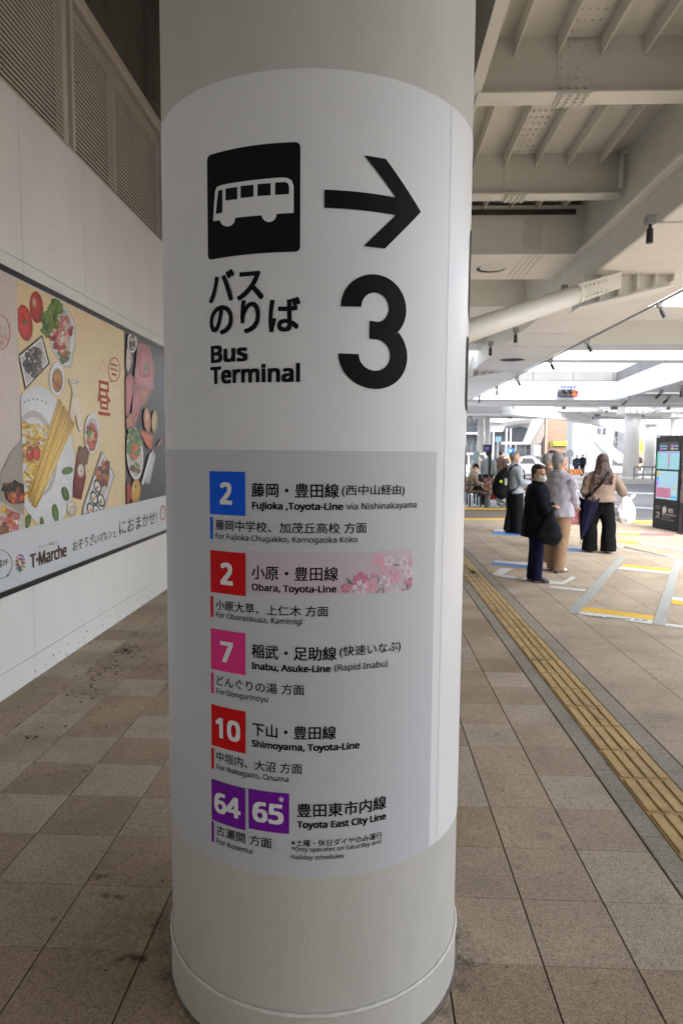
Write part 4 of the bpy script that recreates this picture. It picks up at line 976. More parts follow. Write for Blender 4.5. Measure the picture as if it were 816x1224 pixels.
# support under the brace
sup = empty('round_column', (.22, 7.2, 0), 'round column that carries the diagonal brace, standing behind the sign column', 'column')
mb = MB(); mb.tube([(.22, 7.2, 0), (.22, 7.2, 5.4)], .40, 40); under(mb.build('shaft', steel, smooth=True), sup)

# spotlights along the girder
blk = mat('lamp_black', (.03, .032, .035), .45); grm = mat('lamp_grey', (.30, .31, .32), .5)
def spot(pos, k, tilt, label, big=1.0):
    e = empty('spotlight', pos, label, 'spotlight', 'small black spotlights under the deck edges')
    mb = MB(); mb.bbox(-.055, .055, -.05, .05, -.10, -.001, .006); o = mb.build('mounting_box', grm, e)
    mb = MB(); d = Vector((math.sin(tilt), 0, -math.cos(tilt))); a = Vector((0, 0, -.10))
    mb.tube([a, a + d * .05], .02, 10); mb.tube([a + d * .05, a + d * .21], [.036, .040], 16); o = mb.build('lamp_body', blk, e, smooth=False)
    e.scale = (big * .82,) * 3; return e
for (x, y, t, lab, sc, X) in ((777, 258, 0, 'largest black spotlight hanging from the box girder at the upper right', 1.15, None), (674, 341, 0, 'black spotlight at the inner girder edge above the diagonal brace', 1.0, None),
    (789, 345, .5, 'tilted black spotlight beside the ribbed gusset', 1.1, 4.93), (702, 386, .55, 'tilted black spotlight on the girder edge below the gusset', 1.2, 4.93), (658, 409, .5, 'tilted black spotlight right of the dark round opening', 1.3, 4.93),
    (616, 392, 0, 'upright black spotlight left of the dark round opening', 1.2, None), (586, 408, 0, 'upright black spotlight below the diagonal brace near the sign column', 1.3, None), (618, 433, .5, 'small black spotlight where the girder meets the bright gap', 1.4, 4.93),
    (594, 445, 0, 'third last black spotlight on the girder edge towards the sign column', 1.4, 4.93), (573, 456, 0, 'second last black spotlight on the girder edge', 1.4, 4.93), (558, 464, 0, 'last tiny black spotlight on the girder edge beside the sign column', 1.4, 4.93)):
    q = onp(x, y, 2, 4.185) if X is None else onp(x, y, 0, X)
    q.z = 4.19
    spot(q, 0, t, lab, sc)

# ================================================================ FAR DECK WITH WHITE FASCIA
fd = empty('far_deck', (8, 39, 4.6), 'far white deck with a concrete parapet and white fascia around the opening', 'deck')
fw = mat('fascia_white', (.66, .67, .68), .4, nscale=.4, namt=.02); par = mat('parapet_concrete', (.22, .215, .21), .8, nscale=1.2, namt=.08, bump=.2, bscale=10)
und = mat('deck_underside', (.78, .775, .765), .6, nscale=.5, namt=.06)
def FD(mb, name, m, **k): return under(mb.build(name, m, **k), fd)
mb = MB(); mb.box(-12, 13.7, 39.0, 39.3, 4.6, 5.62); FD(mb, 'fascia', fw)
mb = MB(); mb.prism([(13.7, 39.0, 4.6), (14.0, 39.0, 4.6), (12.5, 24, 4.6), (12.2, 24, 4.6)], (0, 0, 1.02)); FD(mb, 'fascia', fw)
for i in range(11):
    mb = MB(); x = -8.5 + i * 2.2; mb.bbox(x, x + 2.18, 38.97, 39.25, 5.64, 6.16, .012); FD(mb, 'parapet_panel', par)
for i in range(7):
    a = Vector((13.72, 39, 5.64)).lerp(Vector((12.22, 24, 5.64)), i / 7); b_ = Vector((13.72, 39, 5.64)).lerp(Vector((12.22, 24, 5.64)), (i + .985) / 7)
    mb = MB(); mb.prism([a, b_, b_ + Vector((.25, 0, 0)), a + Vector((.25, 0, 0))], (0, 0, .52)); FD(mb, 'parapet_panel', par)
mb = MB()
for i in range(24): x = -8 + i * .92; mb.box(x, x + .04, 39.05, 39.09, 6.17, 6.95)
for i in range(14): a = Vector((13.85, 39, 0)).lerp(Vector((12.35, 24, 0)), i / 13); mb.box(a.x, a.x + .04, a.y, a.y + .04, 6.17, 6.95)
for z in (6.4, 6.65, 6.92): mb.box(-12, 13.8, 39.06, 39.08, z, z + .03); mb.tube([(13.87, 39, z), (12.37, 24, z)], .015, 6)
FD(mb, 'railing', mat('rail_green', (.45, .52, .48), .5))
mb = MB(); mb.box(-20, 60, 39.31, 44.5, 5.0, 5.3); mb.box(-20, 60, 48.5, 60, 5.0, 5.3); mb.prism([(14.01, 39.0, 5.0), (60, 39, 5.0), (60, 24, 5.0), (12.51, 24, 5.0)], (0, 0, .3)); FD(mb, 'underside', und)
for y in (40.5, 43.4, 49, 54, 59):
    mb = MB(); mb.bbox(-20, 60, y, y + .9, 4.55, 4.99, .02); FD(mb, 'cross_beam', fw if y in (40.5, 46, 59) else und)
for x in (16, 20, 26, 33, 41):
    mb = MB(); mb.box(x, x + .35, 41.6, 61.4, 4.68, 4.98); FD(mb, 'long_beam', und)
# curved ramp beam sweeping away to the right under the far deck
cp = [onp(x, y, 2, 4.12) for x, y in ((470, 494), (545, 494), (600, 494.5), (640, 496.5), (675, 500), (705, 505), (730, 511), (748, 517))]
mb = MB(); mb2 = MB()
for i in range(len(cp) - 1):
    a, b_ = cp[i].copy(), cp[i + 1].copy(); a.z = b_.z = 4.12
    for m_b, z0, z1, o_ in ((mb, 0, .75, 0), (mb2, -.10, -.01, -.25)):
        u = Vector((0, o_, z0)); m_b.prism([a + u, b_ + u, b_ + u + Vector((0, 1.0, 0)), a + u + Vector((0, 1.0, 0))], (0, 0, z1 - z0))
FD(mb, 'curved_beam', fw); FD(mb2, 'curved_beam_flange', und)
mb = MB()
for i in range(46): mb.box(-4 + i * .8 + random.uniform(-.2, .2), -3.8 + i * .8, 43.5 + (i % 4) * 4, 43.7 + (i % 4) * 4, 4.35, 4.54)
stuff(FD(mb, 'small_fittings', gal))
for (x, y, lab) in ((747, 474, 'black spotlight under the fascia edge left of the big far column'), (787, 465, 'black spotlight under the right fascia edge, middle of three'), (811, 460, 'black spotlight at the right picture edge under the fascia'), (796, 472, 'black spotlight behind the right fascia, lowest of three')):
    q = onp(x, y, 2, 4.6); q.z = 4.58; q.x += .1; spot(q, 0, -.8 if y != 460 else 0, lab, 2.0)
# far columns
far_col = [(753.5, 46, 1.0, 'thickest white far column standing behind the woman with the plastic bag'), (775.5, 62, .95, 'white far column between the thickest far column and the digital display'), (703.5, 72, .8, 'white far column left of the long haired woman'),
           (686.5, 78, .62, 'slim far column just right of the brick building'), (694.3, 90, .5, 'thinnest far column behind the barrier'), (573, 58, .46, 'left one of two white columns standing close together near the sign column'), (581, 58.5, .44, 'right one of two white columns standing close together near the sign column'), (808, 50, 1.0, 'white far column behind the top of the digital display'), (728.5, 84, .5, 'far column seen between the woman\'s head and the thickest column')]
colw = mat('column_white', (.80, .79, .77), .5, nscale=2, namt=.03)
for i, (x, Y, dm, lab) in enumerate(far_col):
    q = AY(x, 545, Y); e = empty('round_column', (q.x, Y, -.15), lab, 'column', 'white round columns of the far deck')
    mb = MB(); mb.tube([(0, 0, 0), (0, 0, 5.1)], dm / 2, 28); mb.build('shaft', colw, e, smooth=True)
    mb = MB(); mb.tube([(0, 0, 0), (0, 0, .25)], dm / 2 + .05, 28); mb.build('base_ring', colw, e, smooth=False)
    if dm > .9:
        mb = MB(); mb.bbox(-dm * .85, dm * .85, -dm * .7, dm * .7, 4.35, 5.0, .03); mb.build('column_head', colw, e)
        mb = MB()
        for k in range(5): mb.box(-dm * .8 + k * dm * .4 - .02, -dm * .8 + k * dm * .4 + .02, -dm * .85, -dm * .7, 4.36, 4.95)
        mb.build('head_ribs', colw, e)

# unseen block added behind the viewpoint to hold light off the foreground
bk_ = empty('light_block_wall', (2, -12.3, 0), 'unseen cream block added behind the viewpoint to hold light off the foreground', 'building')
mb = MB(); mb.box(-3.5, 12, -12.6, -12.05, 0, 6.3); under(mb.build('wall', wall_m), bk_)
for x in (-1, 2.2): mb = MB(); mb.bbox(x, x + 1.8, -12.04, -11.98, .0, 2.3, .01); under(mb.build('added_door', lou), bk_)
# ================================================================ ROAD, KERB, GROUND
asph = mat('asphalt', (.20, .20, .205), .75, nscale=1.3, namt=.12, bump=.3, bscale=60, detail=8)
mb = MB(); mb.add([(-600, -600, -.17), (900, -600, -.17), (900, 1200, -.17), (-600, 1200, -.17)], [(0, 1, 2, 3)]); struct(mb.build('ground', mat('ground_far', (.30, .29, .28), .9, nscale=.2, namt=.1)))
mb = MB(); mb.add([(-60, 15, -.15), (120, 15, -.15), (120, 49, -.15), (-60, 49, -.15)], [(0, 1, 2, 3)]); road = struct(mb.build('road', asph))
mb = MB(); KP = [(40, 16.3), (6.0, 16.6), (4.9, 16.9), (4.4, 20.5), (-8, 20.5)]
for (x0, y0), (x1, y1) in zip(KP, KP[1:]):
    d = Vector((x1 - x0, y1 - y0, 0)); L = d.length; d.normalize(); n_ = Vector((d.y, -d.x, 0)) ; k = max(1, round(L / .9))
    for i in range(k):
        a = Vector((x0, y0, -.15)) + d * (L * i / k + .004); b_ = Vector((x0, y0, -.15)) + d * (L * (i + 1) / k - .004)
        mb.prism([a, b_, b_ + n_ * .16, a + n_ * .16], (0, 0, .152))
struct(mb.build('kerb', mat('kerb_stone', (.50, .49, .47), .8, nscale=8, namt=.1)))
rw = mat('road_white', (.70, .70, .69), .7, nscale=3, namt=.15)
for (xa, ya, xb, yb, w) in ((655, 585, 800, 590, 1.6), (655, 600, 780, 607, 1.6), (655, 575, 760, 577, 1.4), (560, 590, 660, 590, 1.5), (700, 566, 800, 570, 1.2)):
    P = [G(xa, ya, -.15), G(xb, yb, -.15), G(xb, yb + w, -.15), G(xa, ya + w, -.15)]
    mb = MB(); mb.add([(p.x, p.y, -.146) for p in P], [(3, 2, 1, 0)]); mb.build('road_line', rw, road)
# island pavement beyond the road
mb = MB(); mb.box(-60, 120, 41.0, 60, -.16, -.02); o = struct(mb.build('far_pavement', mat('far_paving', (.46, .44, .42), .85, nscale=1, namt=.1)))

# ================================================================ BACKGROUND BUILDINGS
bw = mat('building_white', (.55, .55, .55), .6, nscale=.5, namt=.04); bgr = mat('building_grey', (.26, .26, .27), .6, nscale=.4, namt=.08); gl = mat('dim_glass', (.07, .08, .095), .15, spec=.8, nscale=.6, namt=.35)
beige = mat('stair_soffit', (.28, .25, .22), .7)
brick_m = mat('brick_salmon', (.33, .225, .165), .85, nscale=5, namt=.3, detail=6)
mort = mat('mortar', (.30, .25, .21), .9)
def at(x, y, Y): return AY(x, y, Y)
def slab(mb, x0, y0, x1, y1, Y, d=.3, mi=None):
    """box standing at distance Y that covers the photo rectangle x0..x1, y0..y1"""
    a, b_ = at(x0, y1, Y), at(x1, y0, Y); mb.box(a.x, b_.x, Y, Y + d, a.z, b_.z, mi); return mb
# brick tower
bt = empty('brick_building', (at(664, 560, 70).x, 70, -.1), 'salmon brick tower behind the road with a lime green sign band', 'building')
a, b_ = at(650, 562, 70), at(678, 488, 70)
mb = MB(); mb.box(a.x + .02, b_.x - .02, 70.02, 76, -.1, b_.z); under(mb.build('wall', mort), bt)
w_ = (b_.x - a.x); rows = 46; rh = (b_.z + .1) / rows; bme = None; bw_ = w_ / 7
mb = MB()
for r in range(rows):
    for c in range(8):
        x0 = a.x + (c - (r % 2) * .5) * bw_; x1 = x0 + bw_ - .03; x0 = max(x0, a.x); x1 = min(x1, b_.x)
        if x1 - x0 < .05: continue
        mb.box(x0, x1, 69.98 + random.uniform(-.01, .01), 70.02, -.1 + r * rh + .012, -.1 + (r + 1) * rh)
stuff(under(mb.build('bricks', brick_m), bt))
mb = MB(); slab(mb, 650, 490, 654.5, 560, 69.6, .3); under(mb.build('corner_pier', mat('pier_cream', (.38, .29, .23), .8)), bt)
mb = MB(); slab(mb, 661, 528, 678, 532.5, 69.7, .15); under(mb.build('sign_band', mat('lime_sign', srgb(190, 225, 60), .5)), bt)
mb = MB(); slab(mb, 657, 527.5, 660, 533.5, 69.6, .2); under(mb.build('sign_box', mat('olive_sign', srgb(120, 116, 40), .5)), bt)
mb = MB(); slab(mb, 632, 545, 650, 560, 69.5, .4); under(mb.build('low_wall', brick_m), bt)
mb = MB(); slab(mb, 637, 532, 646, 546, 69.4, .2); under(mb.build('shutter', mat('pale_shutter', (.55, .55, .56), .6)), bt)
# station building with arches and stair
st = empty('station_building', (at(615, 555, 66).x, 66, -.1), 'white station building with an arched canopy and a slanting stair, left of the brick tower', 'building')
def SB(mb, name, m): return under(mb.build(name, m), st)
mb = MB(); slab(mb, 584, 497, 650, 562, 72, 4); SB(mb, 'wall', bw)
mb = MB(); slab(mb, 586, 516, 603, 560, 71.6, .3); slab(mb, 612, 532, 634, 560, 71.6, .3); SB(mb, 'window', gl)
P = [(607, 532), (607, 516), (612, 512), (620, 510), (628, 511), (634, 515), (634, 532)]
mb = MB(); mb.prism([at(x, y, 71.3) for x, y in P], (0, .3, 0)); SB(mb, 'arched_window', gl)
P = [(584, 504), (600, 505.5), (615, 502.5), (645, 499), (645, 494), (584, 494)]
mb = MB(); mb.prism([at(x, y, 69.5) for x, y in P], (0, 2, 0)); SB(mb, 'canopy', bw)
P = [(587, 516), (600, 516), (604, 509), (620, 506), (636, 505), (640, 501), (600, 506), (587, 509)]
mb = MB(); mb.prism([at(x, y, 70.2) for x, y in P], (0, 1, 0)); SB(mb, 'canopy_edge', bw)
for x in (603.5, 608.5, 588): mb = MB(); slab(mb, x, 512, x + 2.6, 560, 70, .4); SB(mb, 'pillar', bw)
mb = MB(); slab(mb, 600, 528.5, 630, 531, 68.5, .8); slab(mb, 615, 531, 616.5, 560, 68.5, .2); slab(mb, 627, 531, 628.2, 560, 68.5, .2); slab(mb, 609.5, 531, 610.6, 560, 68.5, .2); SB(mb, 'porch', bw)
mb = MB(); mb.prism([at(x, y, 66) for x, y in ((629, 531), (633, 531), (650, 501), (650, 492), (643, 498))], (0, 2.2, 0)); SB(mb, 'stair_side', bw)
mb = MB(); mb.prism([at(x, y, 66.3) for x, y in ((633.5, 531.5), (646, 529.5), (650, 520), (650, 502))], (0, 1.9, 0)); SB(mb, 'stair_soffit', beige)
# grey glazed building at the far left
gb = empty('glazed_building', (at(563, 555, 80).x, 80, -.1), 'grey glazed building behind the two white columns at the left of the view', 'building')
mb = MB(); slab(mb, 500, 485, 586, 562, 80, 8); under(mb.build('wall', bgr), gb)
for x0 in range(504, 584, 6):
    for y0, y1 in ((500, 509), (510.5, 517), (519, 560)):
        mb = MB(); slab(mb, x0, y0, x0 + 5, y1, 79.8, .15); under(mb.build('window', gl), gb)
mb = MB(); slab(mb, 500, 488, 590, 497, 78, 2); slab(mb, 500, 517, 590, 518.7, 79, .9); under(mb.build('ledge', bw), gb)
# white blocks with windows on the right
ob = empty('office_building', (at(735, 550, 110).x, 110, -.1), 'white office block with blue windows seen under the far deck', 'building')
mb = MB(); slab(mb, 690, 480, 760, 556, 110, 10); under(mb.build('wall', mat('far_wall', (.36, .36, .37), .7)), ob)
for x, y in ((729, 515), (735, 515), (741, 516), (729, 524), (735, 524), (741, 525), (714, 512), (720, 512), (729, 534), (741, 534), (710, 522)):
    mb = MB(); slab(mb, x, y, x + 3.6, y + 6.5, 109.8, .15); under(mb.build('window', gl), ob)
ob2 = empty('low_building', (at(790, 550, 100).x, 100, -.1), 'pale low building with a lime and brown band behind the right far columns', 'building')
mb = MB(); slab(mb, 760, 505, 900, 556, 100, 8); under(mb.build('wall', mat('far_wall', (0, 0, 0))), ob2)
mb = MB(); slab(mb, 761, 526, 769, 541, 99.6, .3); under(mb.build('lime_sign', mat('lime_sign', srgb(190, 225, 60))), ob2)
mb = MB(); slab(mb, 761, 541, 769, 556, 99.5, .3); under(mb.build('brick_base', brick_m), ob2)
mb = MB(); slab(mb, 782, 520, 800, 526, 99.6, .3); under(mb.build('dark_window', gl), ob2)
sr = empty('footbridge_stair', (at(722, 545, 95).x, 95, -.1), 'white footbridge stair slanting down to the right between the far columns', 'stair')
mb = MB(); mb.prism([at(x, y, 95) for x, y in ((697, 514), (706, 513), (746, 545), (746, 553), (738, 553))], (0, 2, 0)); under(mb.build('stair_side', bw), sr)
mb = MB()
for i in range(10): p = at(708 + i * 3.8, 511 + i * 3.05, 94.8); mb.box(p.x, p.x + .06, 94.8, 94.86, p.z, p.z + 1.1)
mb.tube([at(708, 505, 94.8) , at(746, 536, 94.8)], .05, 6); under(mb.build('railing', gal), sr)

# ================================================================ STREET FURNITURE
# traffic signal and its name plate on the fascia
q0, q1 = at(666, 474, 38.7), at(690, 467, 38.7)
ts = empty('traffic_signal', ((q0.x + q1.x) / 2, 38.7, q0.z), 'horizontal three lamp traffic signal with the right lamp lit red on the white fascia', 'traffic light')
sgm = mat('signal_body', (.06, .06, .07), .5)
mb = MB(); mb.bbox(q0.x, q1.x, 38.6, 38.85, q0.z, q1.z, .04); mb.box(q0.x + .3, q0.x + .4, 38.86, 39, q0.z, q1.z + .3); mb.box(q1.x - .4, q1.x - .3, 38.86, 39, q0.z, q1.z + .3); under(mb.build('housing', sgm), ts)
hz = (q0.z + q1.z) / 2; hr = (q1.z - q0.z) * .42
for i in range(3):
    cx_ = q0.x + (q1.x - q0.x) * (.19 + .31 * i); m = mat('signal_red', (.8, .08, .02), .4, emit=(1, .08, .02), estr=.45) if i == 2 else mat('signal_off', (.10, .07, .07), .3)
    mb = MB(); mb.tube([(cx_, 38.598, hz), (cx_, 38.57, hz)], [hr, hr * .9], 20); under(mb.build('lamp', m), ts)
    mb = MB(); n = 14; vs = []
    for k in range(n + 1):
        a = R(-10 + 200 * k / n)
        for y in (38.60, 38.36): vs.append((cx_ + hr * 1.08 * math.cos(a), y, hz + hr * 1.08 * math.sin(a)))
    mb.add(vs, [(2 * k, 2 * k + 1, 2 * k + 3, 2 * k + 2) for k in range(n)]); under(mb.build('visor', sgm), ts)
q2, q3 = at(668, 465.5, 38.75), at(689, 460.8, 38.75)
np_ = empty('name_plate', ((q2.x + q3.x) / 2, 38.9, q2.z), 'small white plate with blue characters above the traffic signal', 'sign')
mb = MB(); mb.bbox(q2.x, q3.x, 38.75, 38.95, q2.z, q3.z, .01); under(mb.build('plate', mat('plate_white', (.40, .41, .45), .5)), np_)
mb = MB(); bl = mat('plate_blue', srgb(40, 60, 160), .5)
for i in range(5):
    x = q2.x + .06 + (q3.x - q2.x - .1) * i / 5; z0, z1 = q2.z + .04, q3.z - .04; w = .13
    mb.box(x, x + w * 1.3, 38.742, 38.748, z1 - .045, z1); mb.box(x, x + w, 38.742, 38.748, (z0 + z1) / 2 - .012, (z0 + z1) / 2 + .012); mb.box(x + w * .5, x + w * .8, 38.742, 38.7475, z0, z1 - .046)
    if i % 2: mb.box(x, x + w, 38.742, 38.748, z0, z0 + .025)
under(mb.build('blue_characters', bl), np_)

# digital bus display
pa, pb2 = G(778.5, 630), G(809, 636.2)
zt_ = AY(783, 523, pa.y).z
d_ = (pb2 - pa); Wd = d_.length; ang = math.atan2(d_.y, d_.x)
dd = empty('bus_display', ((pa.x + pb2.x) / 2, (pa.y + pb2.y) / 2, 0), 'tall black digital bus information display with a glowing screen and number 2 near the kerb', 'display', rz=ang)
# local: x along face (left -> right as seen), -y... towards the viewer
blackp = mat('display_black', (.012, .013, .015), .5, spec=.25)
hw = Wd / 2
mb = MB(); mb.bbox(-hw, hw, 0, .22, 0, zt_, .012); mb.build('case', blackp, dd)
for x in (-hw + .1, -.1, .15, hw - .12): mb = MB(); mb.bbox(x - .05, x + .05, .05, .18, zt_, zt_ + .035, .01); mb.build('roof_fitting', blackp, dd)
def em(key, rgb, s=.9):
    s *= .19
    return mat('screen_' + key, tuple(c * .1 for c in srgb(*rgb)), .3, emit=srgb(*rgb), estr=s)
def scr(name, u0, u1, v0, v1, m, off=.003):
    """panel piece; u across 0..1, v up 0..1 of the case"""
    mb = MB(); x0, x1 = -hw + 2 * hw * u0, -hw + 2 * hw * u1; mb.add([(x0, -off, zt_ * v0), (x1, -off, zt_ * v0), (x1, -off, zt_ * v1), (x0, -off, zt_ * v1)], [(0, 1, 2, 3)])
    return mb.build(name, m, dd)
CY_, LB = em('cyan', (165, 228, 240), .75), em('blue', (190, 230, 250), .75)
scr('screen_header', .14, .90, .865, .945, em('navy', (20, 26, 44), .4))
for u, v, k in ((.24, .905, (80, 170, 235)), (.66, .905, (190, 110, 230)), (.24, .875, (190, 110, 230)), (.66, .875, (200, 190, 60))):
    scr('route_tag', u - .045, u + .045, v - .011, v + .011, em('t%d%d%d' % k, k), .005); scr('route_text', u + .06, u + .22, v - .004, v + .004, LB, .005)
scr('timetable', .12, .94, .655, .850, CY_); scr('timetable_band', .12, .94, .828, .848, em('band', (170, 150, 215)), .005); scr('timetable_side', .08, .14, .655, .835, em('teal', (60, 190, 150)), .005)
scr('timetable_column', .52, .58, .675, .828, em('mag', (200, 120, 165)), .006)
for i in range(9): scr('timetable_row', .15, .92, .667 + .0178 * i, .669 + .0178 * i, em('line', (120, 190, 215)), .0045)
scr('departures', .10, .92, .33, .635, LB)
for v, k in ((.60, (210, 190, 70)), (.545, (70, 180, 240)), (.49, (190, 120, 235))): scr('route_tag', .10, .20, v - .02, v + .025, em('t%d%d%d' % k, k), .005)
for i in range(6): scr('departure_row', .24, .86, .475 + .026 * i, .479 + .026 * i, em('line', (120, 190, 215)), .0045)
scr('notice', .10, .68, .345, .455, em('rose', (205, 130, 160)), .005)
for i in range(4): scr('notice_row', .16, .60, .36 + .024 * i, .366 + .024 * i, em('rosed', (150, 80, 110)), .006)
scr('yellow_tag', .70, .90, .445, .460, em('t21019070', (210, 190, 70)), .005); scr('blue_tag', .70, .90, .345, .375, em('tb', (70, 190, 240)), .005)
wi = mat('display_white', (.62, .62, .62), .5)
def dtext(body, u, v, w, h, bold=.0, jp=False):
    vs, fs = text2d(body, bold); xa, xb = min(p[0] for p in vs), max(p[0] for p in vs); ya, yt = min(p[1] for p in vs), max(p[1] for p in vs)
    W = w * 2 * hw; H = h * zt_
    me = bpy.data.meshes.new('t'); me.from_pydata([(-hw + 2 * hw * u + (p[0] - xa) / (xb - xa) * W, -.004, zt_ * v + (p[1] - ya) / (yt - ya) * H) for p in vs], [], fs); me.materials.append(wi); link('lettering', me, dd)
dtext('2', .13, .115, .17, .068, .03); dtext('のりば', .12, .235, .18, .014); dtext('Stop', .12, .215, .14, .012)
dtext('豊田市駅前', .38, .155, .52, .026); dtext('Toyotashi', .38, .132, .34, .014); dtext('Bus Terminal', .38, .108, .46, .014)
mb = MB(); mb.tube([(-hw + 2 * hw * .47, -.002, zt_ * .215), (-hw + 2 * hw * .47, -.005, zt_ * .215)], .075, 24, ref=(0, 0, 1)); mb.build('round_emblem', wi, dd)
mb = MB(); x0 = -hw + 2 * hw * .62; mb.bbox(x0, x0 + .17, -.006, -.003, zt_ * .195, zt_ * .235, .001); mb.build('bus_emblem', wi, dd)
mb = MB(); mb.bbox(x0 + .015, x0 + .155, -.008, -.006, zt_ * .203, zt_ * .228, .0005); mb.build('bus_emblem_inner', blackp, dd)
mb = MB()
for k in range(3): mb.box(x0 + .03 + k * .04, x0 + .06 + k * .04, -.010, -.008, zt_ * .212, zt_ * .222)
mb.build('bus_emblem_windows', wi, dd)

# striped barrier
q = G(683, 569, -.02); bar_ = empty('striped_barrier', (q.x, q.y, -.02), 'low barrier with orange and black chevrons across the road', 'barrier')
q0, q1 = AY(669.5, 569, q.y), AY(697.5, 561.5, q.y); Wb = q1.x - q0.x; Hb = q1.z - q0.z
mb = MB(); mb.bbox(q0.x - q.x, q1.x - q.x, -.02, .06, .12, .12 + Hb * .85, .01); mb.build('board', mat('barrier_black', (.03, .03, .03), .6), bar_)
orm = mat('barrier_orange', srgb(240, 140, 70), .5); zb0, zb1 = .14, .10 + Hb * .85
for i in range(8):
    for sgn in (0,):
        c = q0.x - q.x + Wb * (i + .15) / 8; w = Wb / 8 * .5; s_ = (Wb / 9) * (1 if i < 4 else -1)
        P = [(c, zb0), (c + w, zb0), (c + w + s_, zb1), (c + s_, zb1)]
        lo, hi = q0.x - q.x + .02, q1.x - q.x - .02; P = [(min(max(a, lo), hi), b_) for a, b_ in P]
        mb = MB(); mb.prism([(a, -.021, b_) for a, b_ in P], (0, -.006, 0)); mb.build('stripe', orm, bar_)
mb = MB(); mb.box(q0.x - q.x + .1, q0.x - q.x + .2, -.15, .2, 0, .12); mb.box(q1.x - q.x - .2, q1.x - q.x - .1, -.15, .2, 0, .12); mb.build('foot', mat('barrier_black', (0, 0, 0)), bar_)
# guard fence on the right, pipe rails
q = G(757, 573, -.02); gf = empty('guard_fence', (q.x, q.y, -.02), 'dark pipe guard fence standing between the thick far column and the digital display', 'fence')
dkp = mat('dark_pipe', (.12, .125, .12), .5)
xe = AY(800, 573, q.y).x - q.x; hf = AY(757, 558, q.y).z + .02
for z in (hf, hf * .35): mb = MB(); mb.tube([(0, 0, z), (xe, 0, z)], .035, 8); mb.build('rail', dkp, gf, smooth=True)
for i in range(5): mb = MB(); mb.tube([(xe * i / 4, 0, 0), (xe * i / 4, 0, hf)], .035, 8); mb.build('post', dkp, gf, smooth=True)
q = G(548, 583, -.15); g2 = empty('guard_fence', (q.x, 27.5, -.15), 'pale pipe guard fence across the left behind the standing people', 'fence')
pgl = mat('pale_pipe', (.45, .48, .47), .5)
for z in (.95, .6, .3): mb = MB(); mb.tube([(-1, 0, z), (3.2, 0, z)], .03, 8); mb.build('rail', pgl, g2, smooth=True)
for i in range(4): mb = MB(); mb.tube([(-1 + 1.4 * i, 0, 0), (-1 + 1.3 * i, 0, .97)], .03, 8); mb.build('post', pgl, g2, smooth=True)
# direction sign, sign posts, display on a post
rs = empty('round_road_sign', (AY(609, 560, 40).x, 40, -.02), 'blue round road sign with a white arrow on a thin post', 'road sign')
p = AY(609, 539, 40)
mb = MB(); mb.tube([(0, 0, 0), (0, 0, p.z + .2)], .03, 8); mb.build('post', pgl, rs)
mb = MB(); mb.tube([(0, -.04, p.z), (0, -.06, p.z)], .20, 28); mb.build('disc', mat('sign_blue', srgb(20, 110, 210), .4), rs)
mb = MB(); c0 = Vector((0, -.063, p.z)); M_ = Matrix.Rotation(R(-45), 4, 'Y')
ar = [(-.028, -.13), (.028, -.13), (.028, .02), (.08, .02), (0, .13), (-.08, .02), (-.028, .02)]
mb.prism([c0 + M_ @ Vector((a, 0, b_)) for a, b_ in ar], (0, -.004, 0)); mb.build('arrow', rw, rs)
mb = MB(); p2_ = AY(608, 548, 40); mb.tube([(0, -.04, p2_.z), (0, -.07, p2_.z)], .13, 20); mb.build('orange_disc', mat('sign_orange', srgb(245, 140, 40), .5), rs)
wp = empty('white_sign_post', (AY(594, 560, 44).x, 44, -.02), 'tall white post with a pale blue square top, left of the blue round sign', 'sign post')
mb = MB(); z_ = AY(594, 526, 44).z; mb.tube([(0, 0, 0), (0, 0, z_)], .06, 8); mb.build('post', bw, wp)
mb = MB(); mb.bbox(-.18, .18, -.1, -.05, z_ - .1, z_ + .25, .01); mb.build('plate', mat('pale_blue', srgb(170, 215, 235), .5), wp)
p = AY(581, 560, 23); dp = empty('display_on_post', (AY(585, 560, 23).x, 23, 0), 'black box display with a violet screen on a post behind the seated person', 'display')
a, b_ = AY(577.5, 540, 23), AY(587, 531.5, 23); ox = AY(585, 560, 23).x
mb = MB(); mb.bbox(a.x - ox, b_.x - ox, -.1, .2, a.z, b_.z, .01); mb.build('case', blackp, dp)
mb = MB(); mb.box(a.x - ox + .03, b_.x - ox - .09, -.104, -.101, a.z + .05, b_.z - .06); mb.build('screen', em('violet', (90, 90, 190), .6), dp)
mb = MB(); mb.tube([(.0, .05, -.0), (.0, .05, b_.z)], .05, 10); mb.build('post', blackp, dp)
gp = empty('timetable_panel', (AY(567, 560, 24.5).x, 24.5, 0), 'grey timetable panel behind the standing people at the left', 'sign')
mb = MB(); a, b_ = AY(565, 575, 24.5), AY(572, 539, 24.5); ox = AY(567, 560, 24.5).x; mb.bbox(a.x - ox, b_.x - ox, 0, .08, .0, b_.z, .01); mb.build('board', mat('panel_teal', (.22, .30, .32), .5), gp)
pp = empty('bus_stop_post', (AY(679.5, 560, 44).x, 44, -.02), 'grey bus stop post with a round plate standing behind the chevron barrier', 'sign post')
z_ = AY(679, 537, 44).z; mb = MB(); mb.tube([(0, 0, 0), (0, 0, z_)], .05, 8); mb.build('post', gal, pp)
mb = MB(); mb.tube([(0, -.05, z_ - .25), (0, -.09, z_ - .25)], .24, 20); mb.build('plate', mat('plate_grey', (.40, .42, .42), .5), pp)
